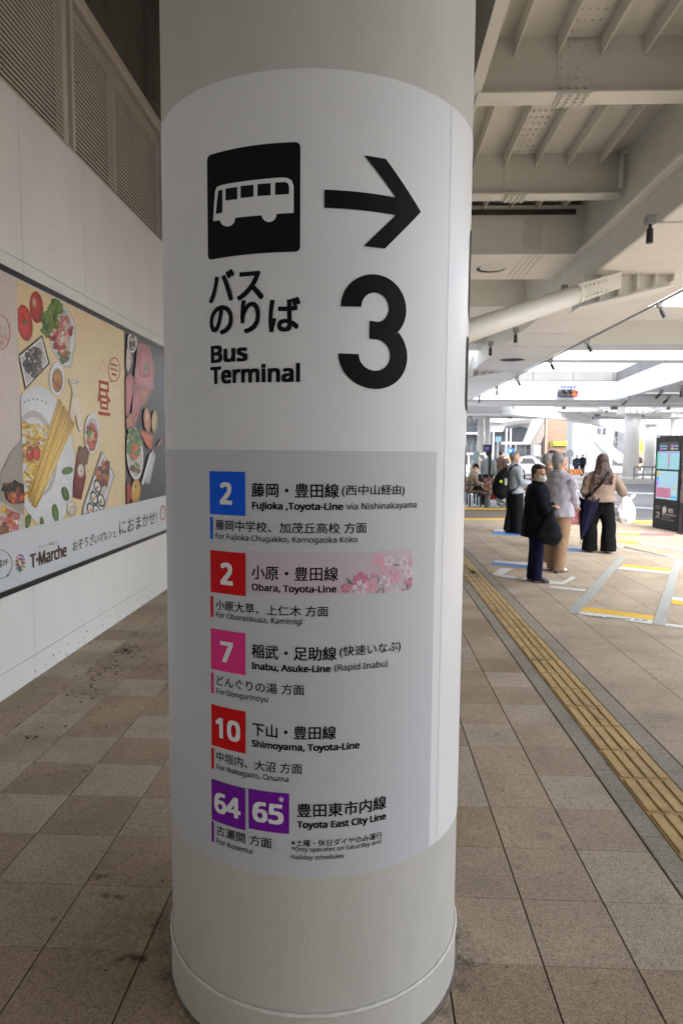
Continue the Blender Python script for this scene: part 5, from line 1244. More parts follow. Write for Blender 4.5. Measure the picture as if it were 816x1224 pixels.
# parked white vehicles far left and middle
def car(x, Y, L, H, rz, label, m):
    q = AY(x, 560, Y); e = empty('parked_car', (q.x, Y, -.15), label, 'car', 'pale vehicles parked across the road', rz=rz)
    prof = [(-L / 2, .3), (-L / 2, .75), (-L * .46, .95), (-L * .30, H * .92), (-L * .2, H), (L * .18, H), (L * .30, .98), (L * .47, .82), (L / 2, .6), (L / 2, .3)]
    mb = MB(); mb.prism([(a, -.82, z) for a, z in prof], (0, 1.64, 0)); mb.build('body', m, e)
    mb = MB()
    for s_ in (-1, 1):
        for a, b_ in ((-L * .33, -L * .08), (-L * .06, L * .20)):
            P = [(a + .03, 1.0), (b_, 1.0), (b_ - (.0 if b_ < 0 else .25), H * .93), (a + (.15 if a < -L * .2 else .0), H * .93)]
            mb.prism([(u, .822 * s_, z) for u, z in P], (0, .006 * s_, 0))
    mb.build('windows', gl, e)['kind'] = 'stuff'
    for u in (-L * .3, L * .3):
        for s_ in (-.78, .78):
            mb = MB(); mb.tube([(u, s_ - .1, .31), (u, s_ + .1, .31)], .31, 20); w = mb.build('wheel', blackp, e)
            mb = MB(); mb.tube([(u, s_ - .105, .31), (u, s_ + .105, .31)], .19, 14); mb.build('hub_cap', bw, w)
    return e
cw = mat('car_white', (.75, .76, .78), .25, coat=.6); cs = mat('car_silver', (.45, .46, .48), .3, metal=.3, coat=.6)
car(563, 44, 4.4, 1.75, 0, 'white car parked at the far left beside the sign column', cw); car(622, 50, 4.4, 1.5, 0, 'white car parked behind the man with the backpack', cw); car(645, 54, 4.2, 1.6, 0, 'silver car parked left of the chevron barrier in front of the brick tower', cs)

# bench (two alike)
wood = mat('bench_wood', srgb(112, 72, 44), .6, nscale=14, namt=.25, stretch=(1, 1, 6)); irn = mat('bench_iron', (.045, .05, .055), .5)
def bench(name_lab, loc, rz):
    e = empty('bench', loc, name_lab, 'bench', 'wooden benches by the kerb', rz=rz)
    for i in range(4): mb = MB(); mb.bbox(-.75, .75, .02 + i * .105, .11 + i * .105, .42, .45, .006); mb.build('seat_slat', wood, e)
    for i in range(3): mb = MB(); mb.bbox(-.75, .75, -.05 - i * .02, -.02 - i * .02, .52 + i * .13, .62 + i * .13, .006); mb.build('back_slat', wood, e)
    for x in (-.6, 0, .6):
        mb = MB(); mb.tube([(x, .06, 0), (x, .06, .42)], .03, 8); mb.tube([(x, .38, 0), (x, .38, .42)], .03, 8); mb.tube([(x, .42, .41), (x, 0, .41), (x, -.10, .92)], .025, 8); mb.build('leg_frame', irn, e)
        mb = MB(); mb.tube([(x, -.05, .64), (x, .40, .64), (x, .40, .42)], .018, 8); mb.build('armrest', irn, e)
    return e
bench('wooden bench with dark iron legs under the seated person by the sign column', (G(558, 604).x - .05, G(563, 603).y - .2, 0), R(-90))
bench('second wooden bench just behind the walking frame', (AY(592, 590, 22).x, 19.9, 0), R(0))
# walking frame with wheels and its red bag
q = G(582, 605.5); wf = empty('walking_frame', (q.x, q.y, 0), 'silver wheeled walking frame standing in front of the seated person', 'walker')
sil = mat('silver_tube', (.65, .66, .68), .3, metal=.7); rub = mat('rubber', (.03, .03, .03), .8)
for (x, y) in ((0, 0), (.42, -.02), (.02, .42), (.44, .42)):
    mb = MB(); n = 18; ring_ = [(x + .075 * math.cos(2 * math.pi * i / n), y, .092 + .075 * math.sin(2 * math.pi * i / n)) for i in range(n + 1)]
    mb.tube(ring_, .017, 8, ref=(0, 1, 0), caps=False); w = mb.build('wheel', rub, wf, smooth=True)
    mb = MB(); mb.tube([(x, y - .02, .092), (x, y + .02, .092)], .03, 10)
    for k in range(3): a = k * 2.09; mb.tube([(x, y, .092), (x + .07 * math.cos(a), y, .092 + .07 * math.sin(a))], .008, 6)
    mb.build('hub', sil, w)
for y in (0, .42):
    mb = MB(); mb.tube([(0, y, .10), (.10, y, .42), (.05, y, .80), (-.08, y, .84)], .014, 8); mb.tube([(.42, y, .10), (.12, y, .45), (.08, y, .62)], .014, 8); mb.tube([(.0, y, .2), (.36, y, .22)], .012, 8); mb.build('side_frame', sil, wf, smooth=True)
    mb = MB(); mb.tube([(-.08, y, .84), (-.19, y, .85)], .02, 8); mb.build('handle', rub, wf, smooth=True)
mb = MB(); mb.tube([(.1, 0, .45), (.1, .42, .45)], .012, 8); mb.tube([(.05, 0, .80), (.05, .42, .80)], .012, 8); mb.build('cross_tube', sil, wf)
mb = MB(); mb.bbox(-.02, .26, .05, .37, .46, .52, .02); mb.build('seat_pad', mat('pad_black', (.04, .04, .045), .7), wf)
rb = MB(); rb.bbox(.12, .38, .06, .36, .18, .44, .05); rbo = rb.build('red_bag', mat('bag_red', srgb(170, 30, 45), .6, nscale=20, namt=.15)); rbo.location = (q.x, q.y, 0); tag(rbo, 'red cloth bag carried low in the walking frame', 'bag')
# ================================================================ PEOPLE
PEND = []
def fused(mb, name, m, parent, voxel, wr=0., wf=9., it=2, loc=None):
    """closed overlapping lofts fused into one continuous surface (finished in one go at the end)"""
    o = mb.build(name, m, parent, smooth=True)
    r = o.modifiers.new('r', 'REMESH'); r.mode = 'VOXEL'; r.voxel_size = voxel; r.use_smooth_shade = True
    s_ = o.modifiers.new('s', 'SMOOTH'); s_.factor = .5; s_.iterations = it
    PEND.append((o, wr, wf)); return o
def finish():
    bpy.context.view_layer.update(); dg = bpy.context.evaluated_depsgraph_get(); new = []
    for o, wr, wf in PEND:
        me = bpy.data.meshes.new_from_object(o.evaluated_get(dg))
        new.append((o, me, wr, wf))
    for k, (o, me, wr, wf) in enumerate(new):
        m = o.data.materials[0]; o.modifiers.clear(); o.data = me
        if not me.materials: me.materials.append(m)
        if wr:
            seed = Vector((k * 3.1, k * 1.7, 0)); nv = [v.normal.copy() for v in me.vertices]
            for v, nn in zip(me.vertices, nv):
                c = v.co; p = Vector((c.x * wf, c.y * wf, c.z * wf * .75)) + seed
                w = noise.noise(p + noise.noise_vector(p * .6) * .9); w2 = noise.noise(p * 2.3)
                v.co = c + nn * wr * ((1 - 2 * abs(w)) * .8 + .35 * w2)
        me.polygons.foreach_set('use_smooth', [True] * len(me.polygons)); me.update()
    PEND.clear()
skin = mat('skin', srgb(205, 158, 132), .5, nscale=30, namt=.06, spec=.4)
def cloth(name, rgb, amt=.10, rough=.85): return mat('cloth_' + name, srgb(*rgb), rough, nscale=18, namt=amt, bump=.15, bscale=180, spec=.15)
mask_m = mat('mask_white', (.72, .70, .66), .8)
shoe_b = mat('shoe_black', (.025, .025, .028), .45); shoe_w = mat('shoe_white', (.62, .62, .62), .6); shoe_br = mat('shoe_brown', srgb(120, 52, 38), .4); shoe_t = mat('shoe_tan', srgb(170, 110, 80), .5); shoe_g = mat('shoe_grey', srgb(140, 135, 128), .6)
sole_m = mat('sole', (.10, .09, .08), .8)
def hair_m(name, rgb): return mat('hair_' + name, srgb(*rgb), .5, nscale=60, namt=.35, bump=.6, bscale=120, stretch=(1, 1, .15))
def person(loc, H, face, label, skin_v=.012, cl_v=.013, head_yaw=0., head_pitch=0., arms=None, top=None, top_hem=.50, top_pad=.018, flare=.0, trouser=None, tw=1.0, flarel=1.0, shoes=None,
           hair=None, hair_kind='short', mask=True, cap=None, collar=True, sit=False, stance=(.055, .0), lean=0., feet_fwd=0., glasses=False, face_yaw=None, hood=False, skirt=False, bulk=1.0):
    """face: compass heading of the body, degrees clockwise from +Y. All numbers are fractions of H."""
    e = empty('person', loc, label, 'person'); e.rotation_euler.z = -R(face)
    h = H
    def V(x, y, z): return Vector((x, y, z)) * h
    dz = -.215 if sit else 0.0
    ln = lambda z: lean * max(0, z - .5)
    def T(x, y, z): return V(x, y + ln(z), z + dz)
    B = MB()
    B.tube([T(0, 0, .47), T(0, 0, .52), T(0, .004, .60), T(0, .004, .70), T(0, 0, .77), T(0, -.004, .812), T(0, -.004, .832), T(0, 0, .85), T(0, .004, .885)],
           [(.06 * h, .085 * h), (.062 * h, .088 * h), (.055 * h, .078 * h), (.06 * h, .088 * h), (.055 * h, .10 * h), (.042 * h, .085 * h), (.036 * h, .05 * h), (.033 * h, .034 * h), (.032 * h, .032 * h)], 20, ref=(0, 1, 0))
    # head turned on the neck
    HM = Matrix.Rotation(-R(head_yaw), 4, 'Z') @ Matrix.Rotation(R(head_pitch), 4, 'X')
    hc = T(0, .008, .93)
    def HP(x, y, z): return hc + HM @ (Vector((x, y, z)) * h)
    def hell(mb, c, r, **k):
        mb.ell(HP(*c), [q * h for q in r], M=HM, **k)
    hell(B, (0, 0, .005), (.045, .056, .062), n=18, k=12); hell(B, (0, .016, -.028), (.036, .040, .036), n=16, k=10); hell(B, (0, .030, -.045), (.018, .020, .018)); hell(B, (0, .058, -.004), (.0075, .012, .014)); hell(B, (0, .050, -.025), (.018, .012, .010))
    for s in (-1, 1): hell(B, (s * .045, -.004, -.002), (.007, .012, .018)); hell(B, (s * .018, .046, .014), (.014, .01, .006)); hell(B, (s * .026, .034, -.012), (.016, .018, .016))
    arms = arms or {}
    AR = {}
    for s, key in ((-1, 'L'), (1, 'R')):
        sh_, el_, wr_ = arms.get(key, ((s * .112, -.002, .79), (s * .138, -.005, .625), (s * .135, .03, .485)))
        P = [T(*sh_), T(*el_), T(*wr_)]; AR[key] = P
        B.tube([P[0], P[0].lerp(P[1], .5), P[1], P[1].lerp(P[2], .4), P[2]], [.030 * h, .027 * h, .022 * h, .022 * h, .014 * h], 12)
        d = (P[2] - P[1]).normalized(); c = P[2] + d * .028 * h
        side = Vector((0, 0, 1)).cross(d); side = side.normalized() if side.length > .05 else Vector((0, 1, 0))
        up = d.cross(side)
        B.tube([P[2], P[2] + d * .022 * h, P[2] + d * .050 * h], [(.014 * h, .010 * h), (.022 * h, .010 * h), (.021 * h, .009 * h)], 10, ref=side)
        for k in range(4):
            o_ = side * ((k - 1.5) * .0105 * h); L = (.036, .042, .039, .030)[k] * h
            a = P[2] + d * .048 * h + o_; B.tube([a, a + d * L * .5 - up * .006 * h, a + d * L * .8 - up * .020 * h], [.0058 * h, .0055 * h, .0045 * h], 8)
        a = P[2] + d * .018 * h - side * .018 * h; B.tube([a, a - side * .014 * h + d * .02 * h, a - side * .014 * h + d * .038 * h - up * .008 * h], [.0075 * h, .0065 * h, .0055 * h], 8)
    LG = {}
    for s, key in ((-1, 'L'), (1, 'R')):
        st = stance[0]; fy = feet_fwd * (1 if s > 0 else -1)
        if sit: P = [V(s * .05, 0, .30), V(s * .06, .235, .29), V(s * .06, .225, .05)]
        else: P = [V(s * .048, 0, .51), V(s * (st + .003), .006 + fy * .5, .275), V(s * st, -.008 + fy, .045)]
        LG[key] = P
        B.tube([P[0], P[0].lerp(P[1], .5), P[1], P[1].lerp(P[2], .3), P[2]], [.056 * h, .050 * h, .034 * h, .034 * h, .021 * h], 14)
        f = P[2]; B.tube([f + V(0, -.02, -.024), f + V(0, .03, -.026), f + V(s * .004, .09, -.033)], [(.02 * h, .022 * h), (.019 * h, .024 * h), (.010 * h, .022 * h)], 10, ref=(0, 0, 1))
    fused(B, 'body', skin, e, skin_v, it=2)
    # eyes
    if skin_v < .012:
        mb = MB()
        for s in (-1, 1): hell(mb, (s * .0185, .0515, .006), (.0085, .0035, .0035), n=10, k=6)
        mb.build('eyes', ink, e, smooth=True)
        mb = MB()
        for s in (-1, 1): mb.tube([HP(s * .009, .0545, .022), HP(s * .020, .053, .0255), HP(s * .029, .046, .021)], [.0018 * h, .0025 * h, .0012 * h], 6)
        mb.build('eyebrows', hair or ink, e)
    # trousers
    if trouser:
        Q = MB()
        if sit:
            Q.tube([V(0, -.05, .30), V(0, .06, .295)], [(.07 * h, .105 * h), (.062 * h, .10 * h)], 16)
        else: Q.tube([T(0, 0, .40), T(0, -.004, .46), T(0, -.004, .52), T(0, 0, .585)], [(.06 * h, .09 * h), (.072 * h, .10 * h), (.07 * h, .096 * h), (.06 * h, .085 * h)], 20, ref=(0, 1, 0))
        for key in 'LR':
            P = LG[key]; b = .012 * h
            end = P[2] + V(0, 0, -.024)
            Q.tube([P[0], P[0].lerp(P[1], .5), P[1], P[1].lerp(end, .5), end], [.062 * h * tw, .058 * h * tw, .046 * h * tw * flarel ** .3, .043 * h * tw * flarel ** .7, .040 * h * tw * flarel], 16)
        fused(Q, 'trousers', trouser, e, cl_v, .006 * h, 8)
    # shoes
    if shoes:
        for s, key in ((-1, 'L'), (1, 'R')):
            f = LG[key][2]; z0 = -.045 * h + f.z if not sit else -f.z + f.z
            base = Vector((f.x, f.y, 0))
            Q = MB(); Q.tube([base + V(0, -.034, .022), base + V(0, -.015, .034), base + V(s * .001, .025, .034), base + V(s * .004, .065, .022), base + V(s * .005, .102, .015)], [(.018 * h, .017 * h), (.032 * h, .022 * h), (.030 * h, .026 * h), (.020 * h, .029 * h), (.009 * h, .018 * h)], 14, ref=(0, 0, 1))
            o = fused(Q, 'shoe', shoes, e, max(.006, skin_v * .8), it=2)
            Q = MB(); pr = [(-.018, -.04), (.018, -.04), (.026, .0), (.024, .03), (.033 , .07), (.024, .10), (.004, .112), (-.018, .10), (-.026, .07), (-.022, .03), (-.024, 0)]
            Q.prism([base + V(a + s * .003, b_, .0) for a, b_ in pr], V(0, 0, .012)); Q.build('sole', sole_m, o)
    # jacket
    if top:
        Q = MB(); pd = top_pad; fl = flare
        zs = [top_hem, (top_hem + .60) / 2, .60, .70, .77, .812, .838]
        base_r = {0: (.066, .094), 1: (.063, .090), 2: (.060, .084), 3: (.064, .094), 4: (.058, .104), 5: (.044, .088), 6: (.030, .046)}
        Q.tube([T(0, 0 if i < 5 else -.004, z) for i, z in enumerate(zs)], [((base_r[i][0] * bulk + pd + fl * max(0, 1 - i / 3)) * h, (base_r[i][1] * bulk + pd + fl * 1.2 * max(0, 1 - i / 3)) * h) for i in range(7)], 24, ref=(0, 1, 0))
        for key in 'LR':
            P = AR[key]; Q.tube([P[0] + V(0, 0, .002), P[0].lerp(P[1], .5), P[1], P[1].lerp(P[2], .5), P[2] + (P[2] - P[1]).normalized() * -.004 * h], [(.040 + pd * .3) * h, (.040 + pd * .3) * h, (.037 + pd * .25) * h, (.034 + pd * .2) * h, (.027 + pd * .15) * h], 14)
        if collar: Q.tube([T(0, -.004, .825), T(0, .000, .862)], [(.046 * h, .052 * h), (.044 * h, .046 * h)], 16, ref=(0, 1, 0))
        if hood: Q.ell(T(0, -.055, .815), (.07 * h, .035 * h, .045 * h))
        fused(Q, 'jacket', top, e, cl_v, .0095 * h, 8)
    # hair
    if hair:
        Q = MB()
        if hair_kind == 'short':
            hell(Q, (0, -.024, .022), (.053, .052, .058), n=20, k=12); hell(Q, (0, -.034, -.012), (.045, .034, .042))
            for s in (-1, 1): hell(Q, (s * .042, -.008, .016), (.012, .022, .028))
            hell(Q, (.004, .016, .058), (.042, .034, .018))
        elif hair_kind == 'crop':
            hell(Q, (0, -.020, .022), (.049, .050, .050), n=20, k=12); hell(Q, (0, -.030, -.008), (.041, .031, .034)); hell(Q, (0, .018, .056), (.036, .030, .014))
        elif hair_kind == 'long':
            hell(Q, (0, -.014, .020), (.060, .064, .066), n=20, k=12)
            Q.tube([HP(0, -.020, .03), HP(0, -.038, -.04), HP(0, -.066, -.10), HP(.004, -.088, -.17), HP(.008, -.094, -.225)], [(.050 * h, .056 * h), (.046 * h, .070 * h), (.036 * h, .090 * h), (.028 * h, .098 * h), (.012 * h, .070 * h)], 20, ref=(0, 1, 0))
            for k in range(15):
                x = -.084 + .012 * k; L = -.20 - .04 * random.random(); Q.tube([HP(x * .8, -.072, -.08), HP(x, -.100, -.14), HP(x * 1.05 + random.uniform(-.006, .006), -.110, L)], [.010 * h, .011 * h, .004 * h], 7)
        # keep the face clear: drop what lies in front of the face below the hairline by shaping only the back
        o = fused(Q, 'hair', hair, e, max(.007, skin_v * .9), .004 * h if hair_kind != 'long' else .006 * h, 22 if hair_kind != 'long' else 13, it=1)
    if cap:
        Q = MB(); hell(Q, (0, -.004, .034), (.053, .062, .044), n=18, k=10); Q.tube([HP(0, .03, .03), HP(0, .085, .022)], [(.006 * h, .04 * h), (.004 * h, .03 * h)], 12, ref=(0, 0, 1)); fused(Q, 'cap', cap, e, max(.008, skin_v), it=1)
    if mask:
        Q = MB(); n1, n2 = 12, 8; vs = []
        for j in range(n2 + 1):
            v = -.060 + .046 * j / n2
            for i in range(n1 + 1):
                a = R(-72 + 144 * i / n1); r = .046 + .019 * math.cos(a) ** 2 - .35 * abs(v + .035) * math.cos(a)
                y = r * math.cos(a) * 1.16 + .004; x = .042 * math.sin(a)
                vs.append(HP(x, y + .010 * (1 - abs(v + .034) / .03) * max(0, math.cos(a)), v))
        fs = [(j * (n1 + 1) + i, j * (n1 + 1) + i + 1, (j + 1) * (n1 + 1) + i + 1, (j + 1) * (n1 + 1) + i) for j in range(n2) for i in range(n1)]
        Q.add(vs, fs); o = Q.build('face_mask', mask_m, e, smooth=True); o.modifiers.new('t', 'SOLIDIFY').thickness = .003
        Q = MB()
        for s in (-1, 1): Q.tube([HP(s * .043, .022, -.02), HP(s * .050, -.006, .004), HP(s * .047, -.010, -.020), HP(s * .043, .02, -.05)], .0012 * h, 5)
        Q.build('ear_loop', mask_m, o)
    if glasses:
        Q = MB()
        for s in (-1, 1):
            n = 16; Q.tube([HP(s * .020 + .014 * math.cos(2 * math.pi * i / n), .062, .006 + .011 * math.sin(2 * math.pi * i / n)) for i in range(n + 1)], .0011 * h, 5, caps=False, ref=(0, 1, 0)); Q.tube([HP(s * .034, .060, .008), HP(s * .048, .0, .010)], .001 * h, 5)
        Q.tube([HP(-.006, .063, .008), HP(.006, .063, .008)], .001 * h, 5); Q.build('glasses', mat('glasses_frame', (.15, .10, .07), .4), e)
    return e, T, AR, LG, HP
def local(e, p): return e.matrix_basis @ Vector(p)
def thing_from(mb, name, label, cat, m, e, fuse=None, **k):
    """a held thing: its own top-level object, modelled in the holder's frame"""
    o = fused(mb, name, m, None, fuse, **k) if fuse else mb.build(name, m, smooth=True)
    o.location = e.location; o.rotation_euler = e.rotation_euler; tag(o, label, cat); return o

# --- masked woman with folded arms
c = G(641, 696); H = 1.455
navyj = cloth('dark_navy', (14, 17, 25), .25); navyt = cloth('navy_trousers', (16, 19, 48), .2)
e, T, AR, LG, HP = person((c.x - .02, c.y + .03, 0), H, 100, 'older woman in a dark navy jacket and navy trousers, arms folded, face mask and glasses', .007, .011, head_yaw=52, head_pitch=-6,
    arms={'L': ((-.105, .0, .775), (-.135, .045, .63), (.03, .125, .655)), 'R': ((.105, .0, .775), (.140, .05, .625), (-.02, .135, .64))},
    top=navyj, top_hem=.40, top_pad=.030, flare=.022, trouser=navyt, tw=1.0, shoes=shoe_b, hair=hair_m('black', (38, 32, 30)), hair_kind='short', glasses=True, stance=(.035, 0), feet_fwd=.02, bulk=1.12)
Q = MB(); Q.tube([T(.15, .10, .60), T(.165, .10, .50), T(.17, .10, .42), T(.16, .09, .355)], [(.03 * H, .03 * H), (.055 * H, .075 * H), (.06 * H, .095 * H), (.035 * H, .07 * H)], 16, ref=(1, 0, 0)); Q.tube([T(.13, .12, .63), T(.16, .10, .56)], [.012 * H, .03 * H], 8)
bk = cloth('charcoal', (30, 32, 37), .2)
Q2 = MB(); Q2.v = Q.v; Q2.f = Q.f; Q2.m = Q.m
thing_from(Q2, 'shoulder_bag', 'slack charcoal cloth bag hanging from the folded arms of the masked woman', 'bag', bk, e, .010, wr=.012, wf=8)
# --- woman in a pale jacket and tan trousers
c = G(663, 683); H = 1.60
pale = cloth('pale_lilac', (176, 172, 184), .08); tan = cloth('tan', (158, 130, 105), .1)
e, T, AR, LG, HP = person((c.x + .01, c.y + .0, 0), H, 50, 'grey haired person in a pale lilac jacket and tan trousers seen from behind', .009, .011, head_yaw=25,
    arms={'L': ((-.11, .0, .785), (-.125, .04, .63), (-.06, .11, .56)), 'R': ((.11, -.005, .785), (.130, .02, .64), (.085, .12, .56))},
    top=pale, top_hem=.475, top_pad=.024, flare=.012, trouser=tan, tw=1.12, flarel=1.05, shoes=shoe_w, hair=hair_m('grey', (150, 148, 146)), hair_kind='short', mask=False, stance=(.05, 0), feet_fwd=-.03, bulk=1.08)
# --- two people almost hidden behind her
c = G(655, 672); H = 1.60
person((c.x - .02, c.y + .1, 0), H, 60, 'person with grey hair mostly hidden behind the masked woman and the pale jacket', .012, .016, head_yaw=10, top=cloth('brown_grey', (120, 108, 100)), trouser=cloth('brown', (150, 118, 96)), shoes=shoe_t, hair=hair_m('grey', (150, 148, 146)), hair_kind='crop', mask=False)
c = G(677, 657); H = 1.64
e, T, AR, LG, HP = person((c.x - .30, c.y, 0), H, 70, 'person in black top and grey lilac trousers standing hidden behind the pale jacket', .012, .016, top=cloth('black', (26, 26, 30)), trouser=cloth('grey_lilac', (140, 138, 150)), shoes=shoe_g, hair=hair_m('dark', (52, 46, 46)), hair_kind='short', mask=False, head_yaw=-40,
    arms={'R': ((.11, 0, .785), (.14, .02, .64), (.15, .05, .53))})
q0 = G(684, 657); Q = MB(); pz = AY(686, 617, q0.y - .3)
Q.tube([Vector((0, 0, .36)), Vector((.0, 0, .22)), Vector((.01, 0, .06)), Vector((.01, 0, 0))], [(.03, .04), (.07, .10), (.085, .155), (.07, .14)], 16, ref=(0, 1, 0))
o = fused(Q, 'pink_bag', mat('bag_pink', srgb(225, 150, 160), .6, nscale=26, namt=.2), None, .014, .010, 14); o.location = (pz.x + .05, q0.y - .3, pz.z - .13); tag(o, 'soft pink patterned bag hanging beside the pale lilac jacket', 'bag')
# --- long haired woman
c0, c1 = G(703, 657), G(729, 664); c = (c0 + c1) / 2; H = 1.575
beige = cloth('beige', (138, 121, 110), .07); blk_t = cloth('black_trousers', (12, 12, 15), .2)
e, T, AR, LG, HP = person((c.x - .01, c.y, 0), H, 8, 'woman with long brown hair in a beige jacket and wide black trousers seen from behind', .009, .011,
    arms={'L': ((-.112, .0, .775), (-.165, -.01, .635), (-.12, .09, .57)), 'R': ((.112, .0, .775), (.195, .01, .655), (.235, .06, .60))},
    top=beige, top_hem=.53, top_pad=.030, flare=.018, trouser=blk_t, tw=1.25, flarel=1.55, shoes=shoe_g, hair=hair_m('brown', (60, 42, 36)), hair_kind='long', mask=False, stance=(.085, 0), feet_fwd=-.03, bulk=1.1, hood=False)
Q = MB(); Q.tube([T(.04, -.10, .83), T(-.02, -.115, .72), T(-.12, -.09, .60), T(-.15, -.02, .57)], [(.004 * H, .012 * H)] * 4, 8, ref=(0, 1, 0)); Q.tube([T(.04, -.10, .83), T(.07, -.03, .855)], [(.004 * H, .012 * H)] * 2, 8)
thing_from(Q, 'bag_strap', 'thin black shoulder strap crossing the back of the beige jacket', 'strap', ink, e)
# umbrella hanging on her left side
Q = MB(); n = 24; vs = []; L = 14; top = T(-.125, -.10, .555); tip = T(-.195, -.11, .14)
for i in range(L + 1):
    t = i / L; cc = top.lerp(tip, t); r = (.085 * (1 - t) ** .75 + .006) * H
    for j in range(n):
        a = 2 * math.pi * j / n; w = 1 + .30 * math.sin(8 * a + t * 2.0) * (1 - t) + .12 * math.sin(3 * a + 1)
        vs.append(cc + Vector((r * w * math.cos(a) * 1.0, r * w * math.sin(a) * .75, (.03 * math.sin(8 * a) * (1 - t) * H if i == 0 else 0))))
Q.add(vs, [(i * n + j, i * n + (j + 1) % n, (i + 1) * n + (j + 1) % n, (i + 1) * n + j) for i in range(L) for j in range(n)] + [tuple(range(n))[::-1], tuple(range(L * n, L * n + n))])
um = empty('umbrella', e.location, 'half folded navy umbrella hanging beside the black trousers of the long haired woman', 'umbrella'); um.rotation_euler = e.rotation_euler
Q.build('canopy', cloth('umbrella_navy', (15, 17, 44), .2, .6), um, smooth=True)
Q = MB(); Q.tube([tip + Vector((0, 0, .03)), tip + Vector((-.012, 0, -.09))], [.006, .004], 8); Q.build('tip', shoe_b, um)
Q = MB(); Q.tube([top, top + Vector((.02, 0, .10)), top + Vector((.05, 0, .14)), top + Vector((.08, 0, .11))], .009, 8); Q.build('handle', shoe_b, um)
Q = MB()
for j in range(8):
    a = 2 * math.pi * j / 8; p = top + Vector((.13 * math.cos(a), .08 * math.sin(a), .0)); Q.tube([p, p + Vector((0, 0, .035))], .004, 5)
Q.build('rib_ends', shoe_w, um)
# white plastic bag on her right forearm
Q = MB(); a = T(.235, .06, .575)
Q.tube([a, a + Vector((.03, 0, -.10)), a + Vector((.04, 0, -.24)), a + Vector((.02, 0, -.36)), a + Vector((.0, 0, -.42))], [(.03, .035), (.075, .10), (.10, .155), (.10, .15), (.05, .08)], 18, ref=(0, 1, 0))
Q.tube([a + Vector((.06, 0, -.06)), a + Vector((.15, 0, .03)), a + Vector((.17, 0, .05))], [.035, .02, .01], 8); Q.tube([a + Vector((-.02, 0, -.05)), a + Vector((0, 0, .03))], [.02, .02], 8)
plas = mat('plastic_bag', (.78, .79, .81), .35, nscale=9, namt=.06, coat=.3, bump=.5, bscale=30)
o = thing_from(Q, 'plastic_bag', 'full white plastic carrier bag on the right arm of the long haired woman', 'bag', plas, e, .009, wr=.018, wf=11)
# --- man with a backpack
c = G(615, 637.5); H = 1.63
lb = cloth('light_blue', (160, 169, 178), .07); blk2 = cloth('black', (15, 15, 18), .2)
e, T, AR, LG, HP = person((c.x - .02, c.y, 0), H, 82, 'grey haired man in a light blue jacket and black trousers with face mask looking right', .010, .012, head_yaw=8, head_pitch=4,
    arms={'L': ((-.112, .0, .785), (-.13, .045, .64), (-.06, .19, .60)), 'R': ((.112, .0, .785), (.14, .03, .635), (.09, .18, .61))},
    top=lb, top_hem=.50, top_pad=.022, flare=.006, trouser=blk2, tw=1.25, flarel=1.3, shoes=shoe_br, hair=hair_m('grey_dark', (122, 120, 118)), hair_kind='crop', mask=True, stance=(.05, 0), feet_fwd=.045, lean=-.05, bulk=1.1)
Q = MB(); Q.tube([T(0, -.125, .775), T(0, -.165, .70), T(0, -.19, .60), T(0, -.19, .50), T(0, -.15, .44)], [(.035 * H, .07 * H), (.065 * H, .098 * H), (.088 * H, .11 * H), (.088 * H, .112 * H), (.05 * H, .09 * H)], 20, ref=(0, 1, 0)); Q.tube([T(0, -.24, .62), T(0, -.25, .50)], [(.035 * H, .07 * H), (.04 * H, .075 * H)], 14, ref=(0, 1, 0))
bp = empty('backpack', e.location, 'large black backpack on the back of the man in the light blue jacket', 'backpack'); bp.rotation_euler = e.rotation_euler
fused(Q, 'pack', blk2, bp, .012, .008, 8)
Q = MB()
for s in (-1, 1): Q.tube([T(s * .07, -.10, .78), T(s * .085, -.01, .845), T(s * .095, .075, .77), T(s * .10, .085, .68), T(s * .12, -.02, .56), T(s * .09, -.12, .50)], [(.006 * H, .014 * H)] * 6, 8, ref=(1, 0, 0))
Q.build('shoulder_strap', blk2, bp, smooth=True)
Q = MB(); a = T(.115, -.16, .60); Q.tube([a, a + Vector((0, 0, .13))], .03, 12); Q.build('bottle', mat('bottle_beige', (.45, .44, .40), .4), bp)
Q = MB(); Q.ell(T(.118, -.215, .64), (.02, .03, .03)); Q.build('reflector', mat('reflector_lime', srgb(200, 240, 40), .4, emit=None), bp)
# --- seated person
c = G(566, 603); H = 1.60
kh = cloth('khaki', (150, 134, 112), .1)
e, T, AR, LG, HP = person((c.x - .12, c.y, .0), H, 95, 'person sitting on the bench in a khaki coat and black cap', .012, .015, head_yaw=0, head_pitch=-28, sit=True, lean=.18,
    arms={'L': ((-.11, .03, .77), (-.13, .09, .63), (-.03, .22, .60)), 'R': ((.11, .03, .77), (.13, .09, .63), (.03, .22, .60))},
    top=kh, top_hem=.50, top_pad=.03, trouser=blk2, tw=1.1, shoes=shoe_b, hair=hair_m('black', (38, 32, 30)), hair_kind='crop', mask=True, cap=cloth('cap_black', (24, 24, 28)))
e.location.z = .0
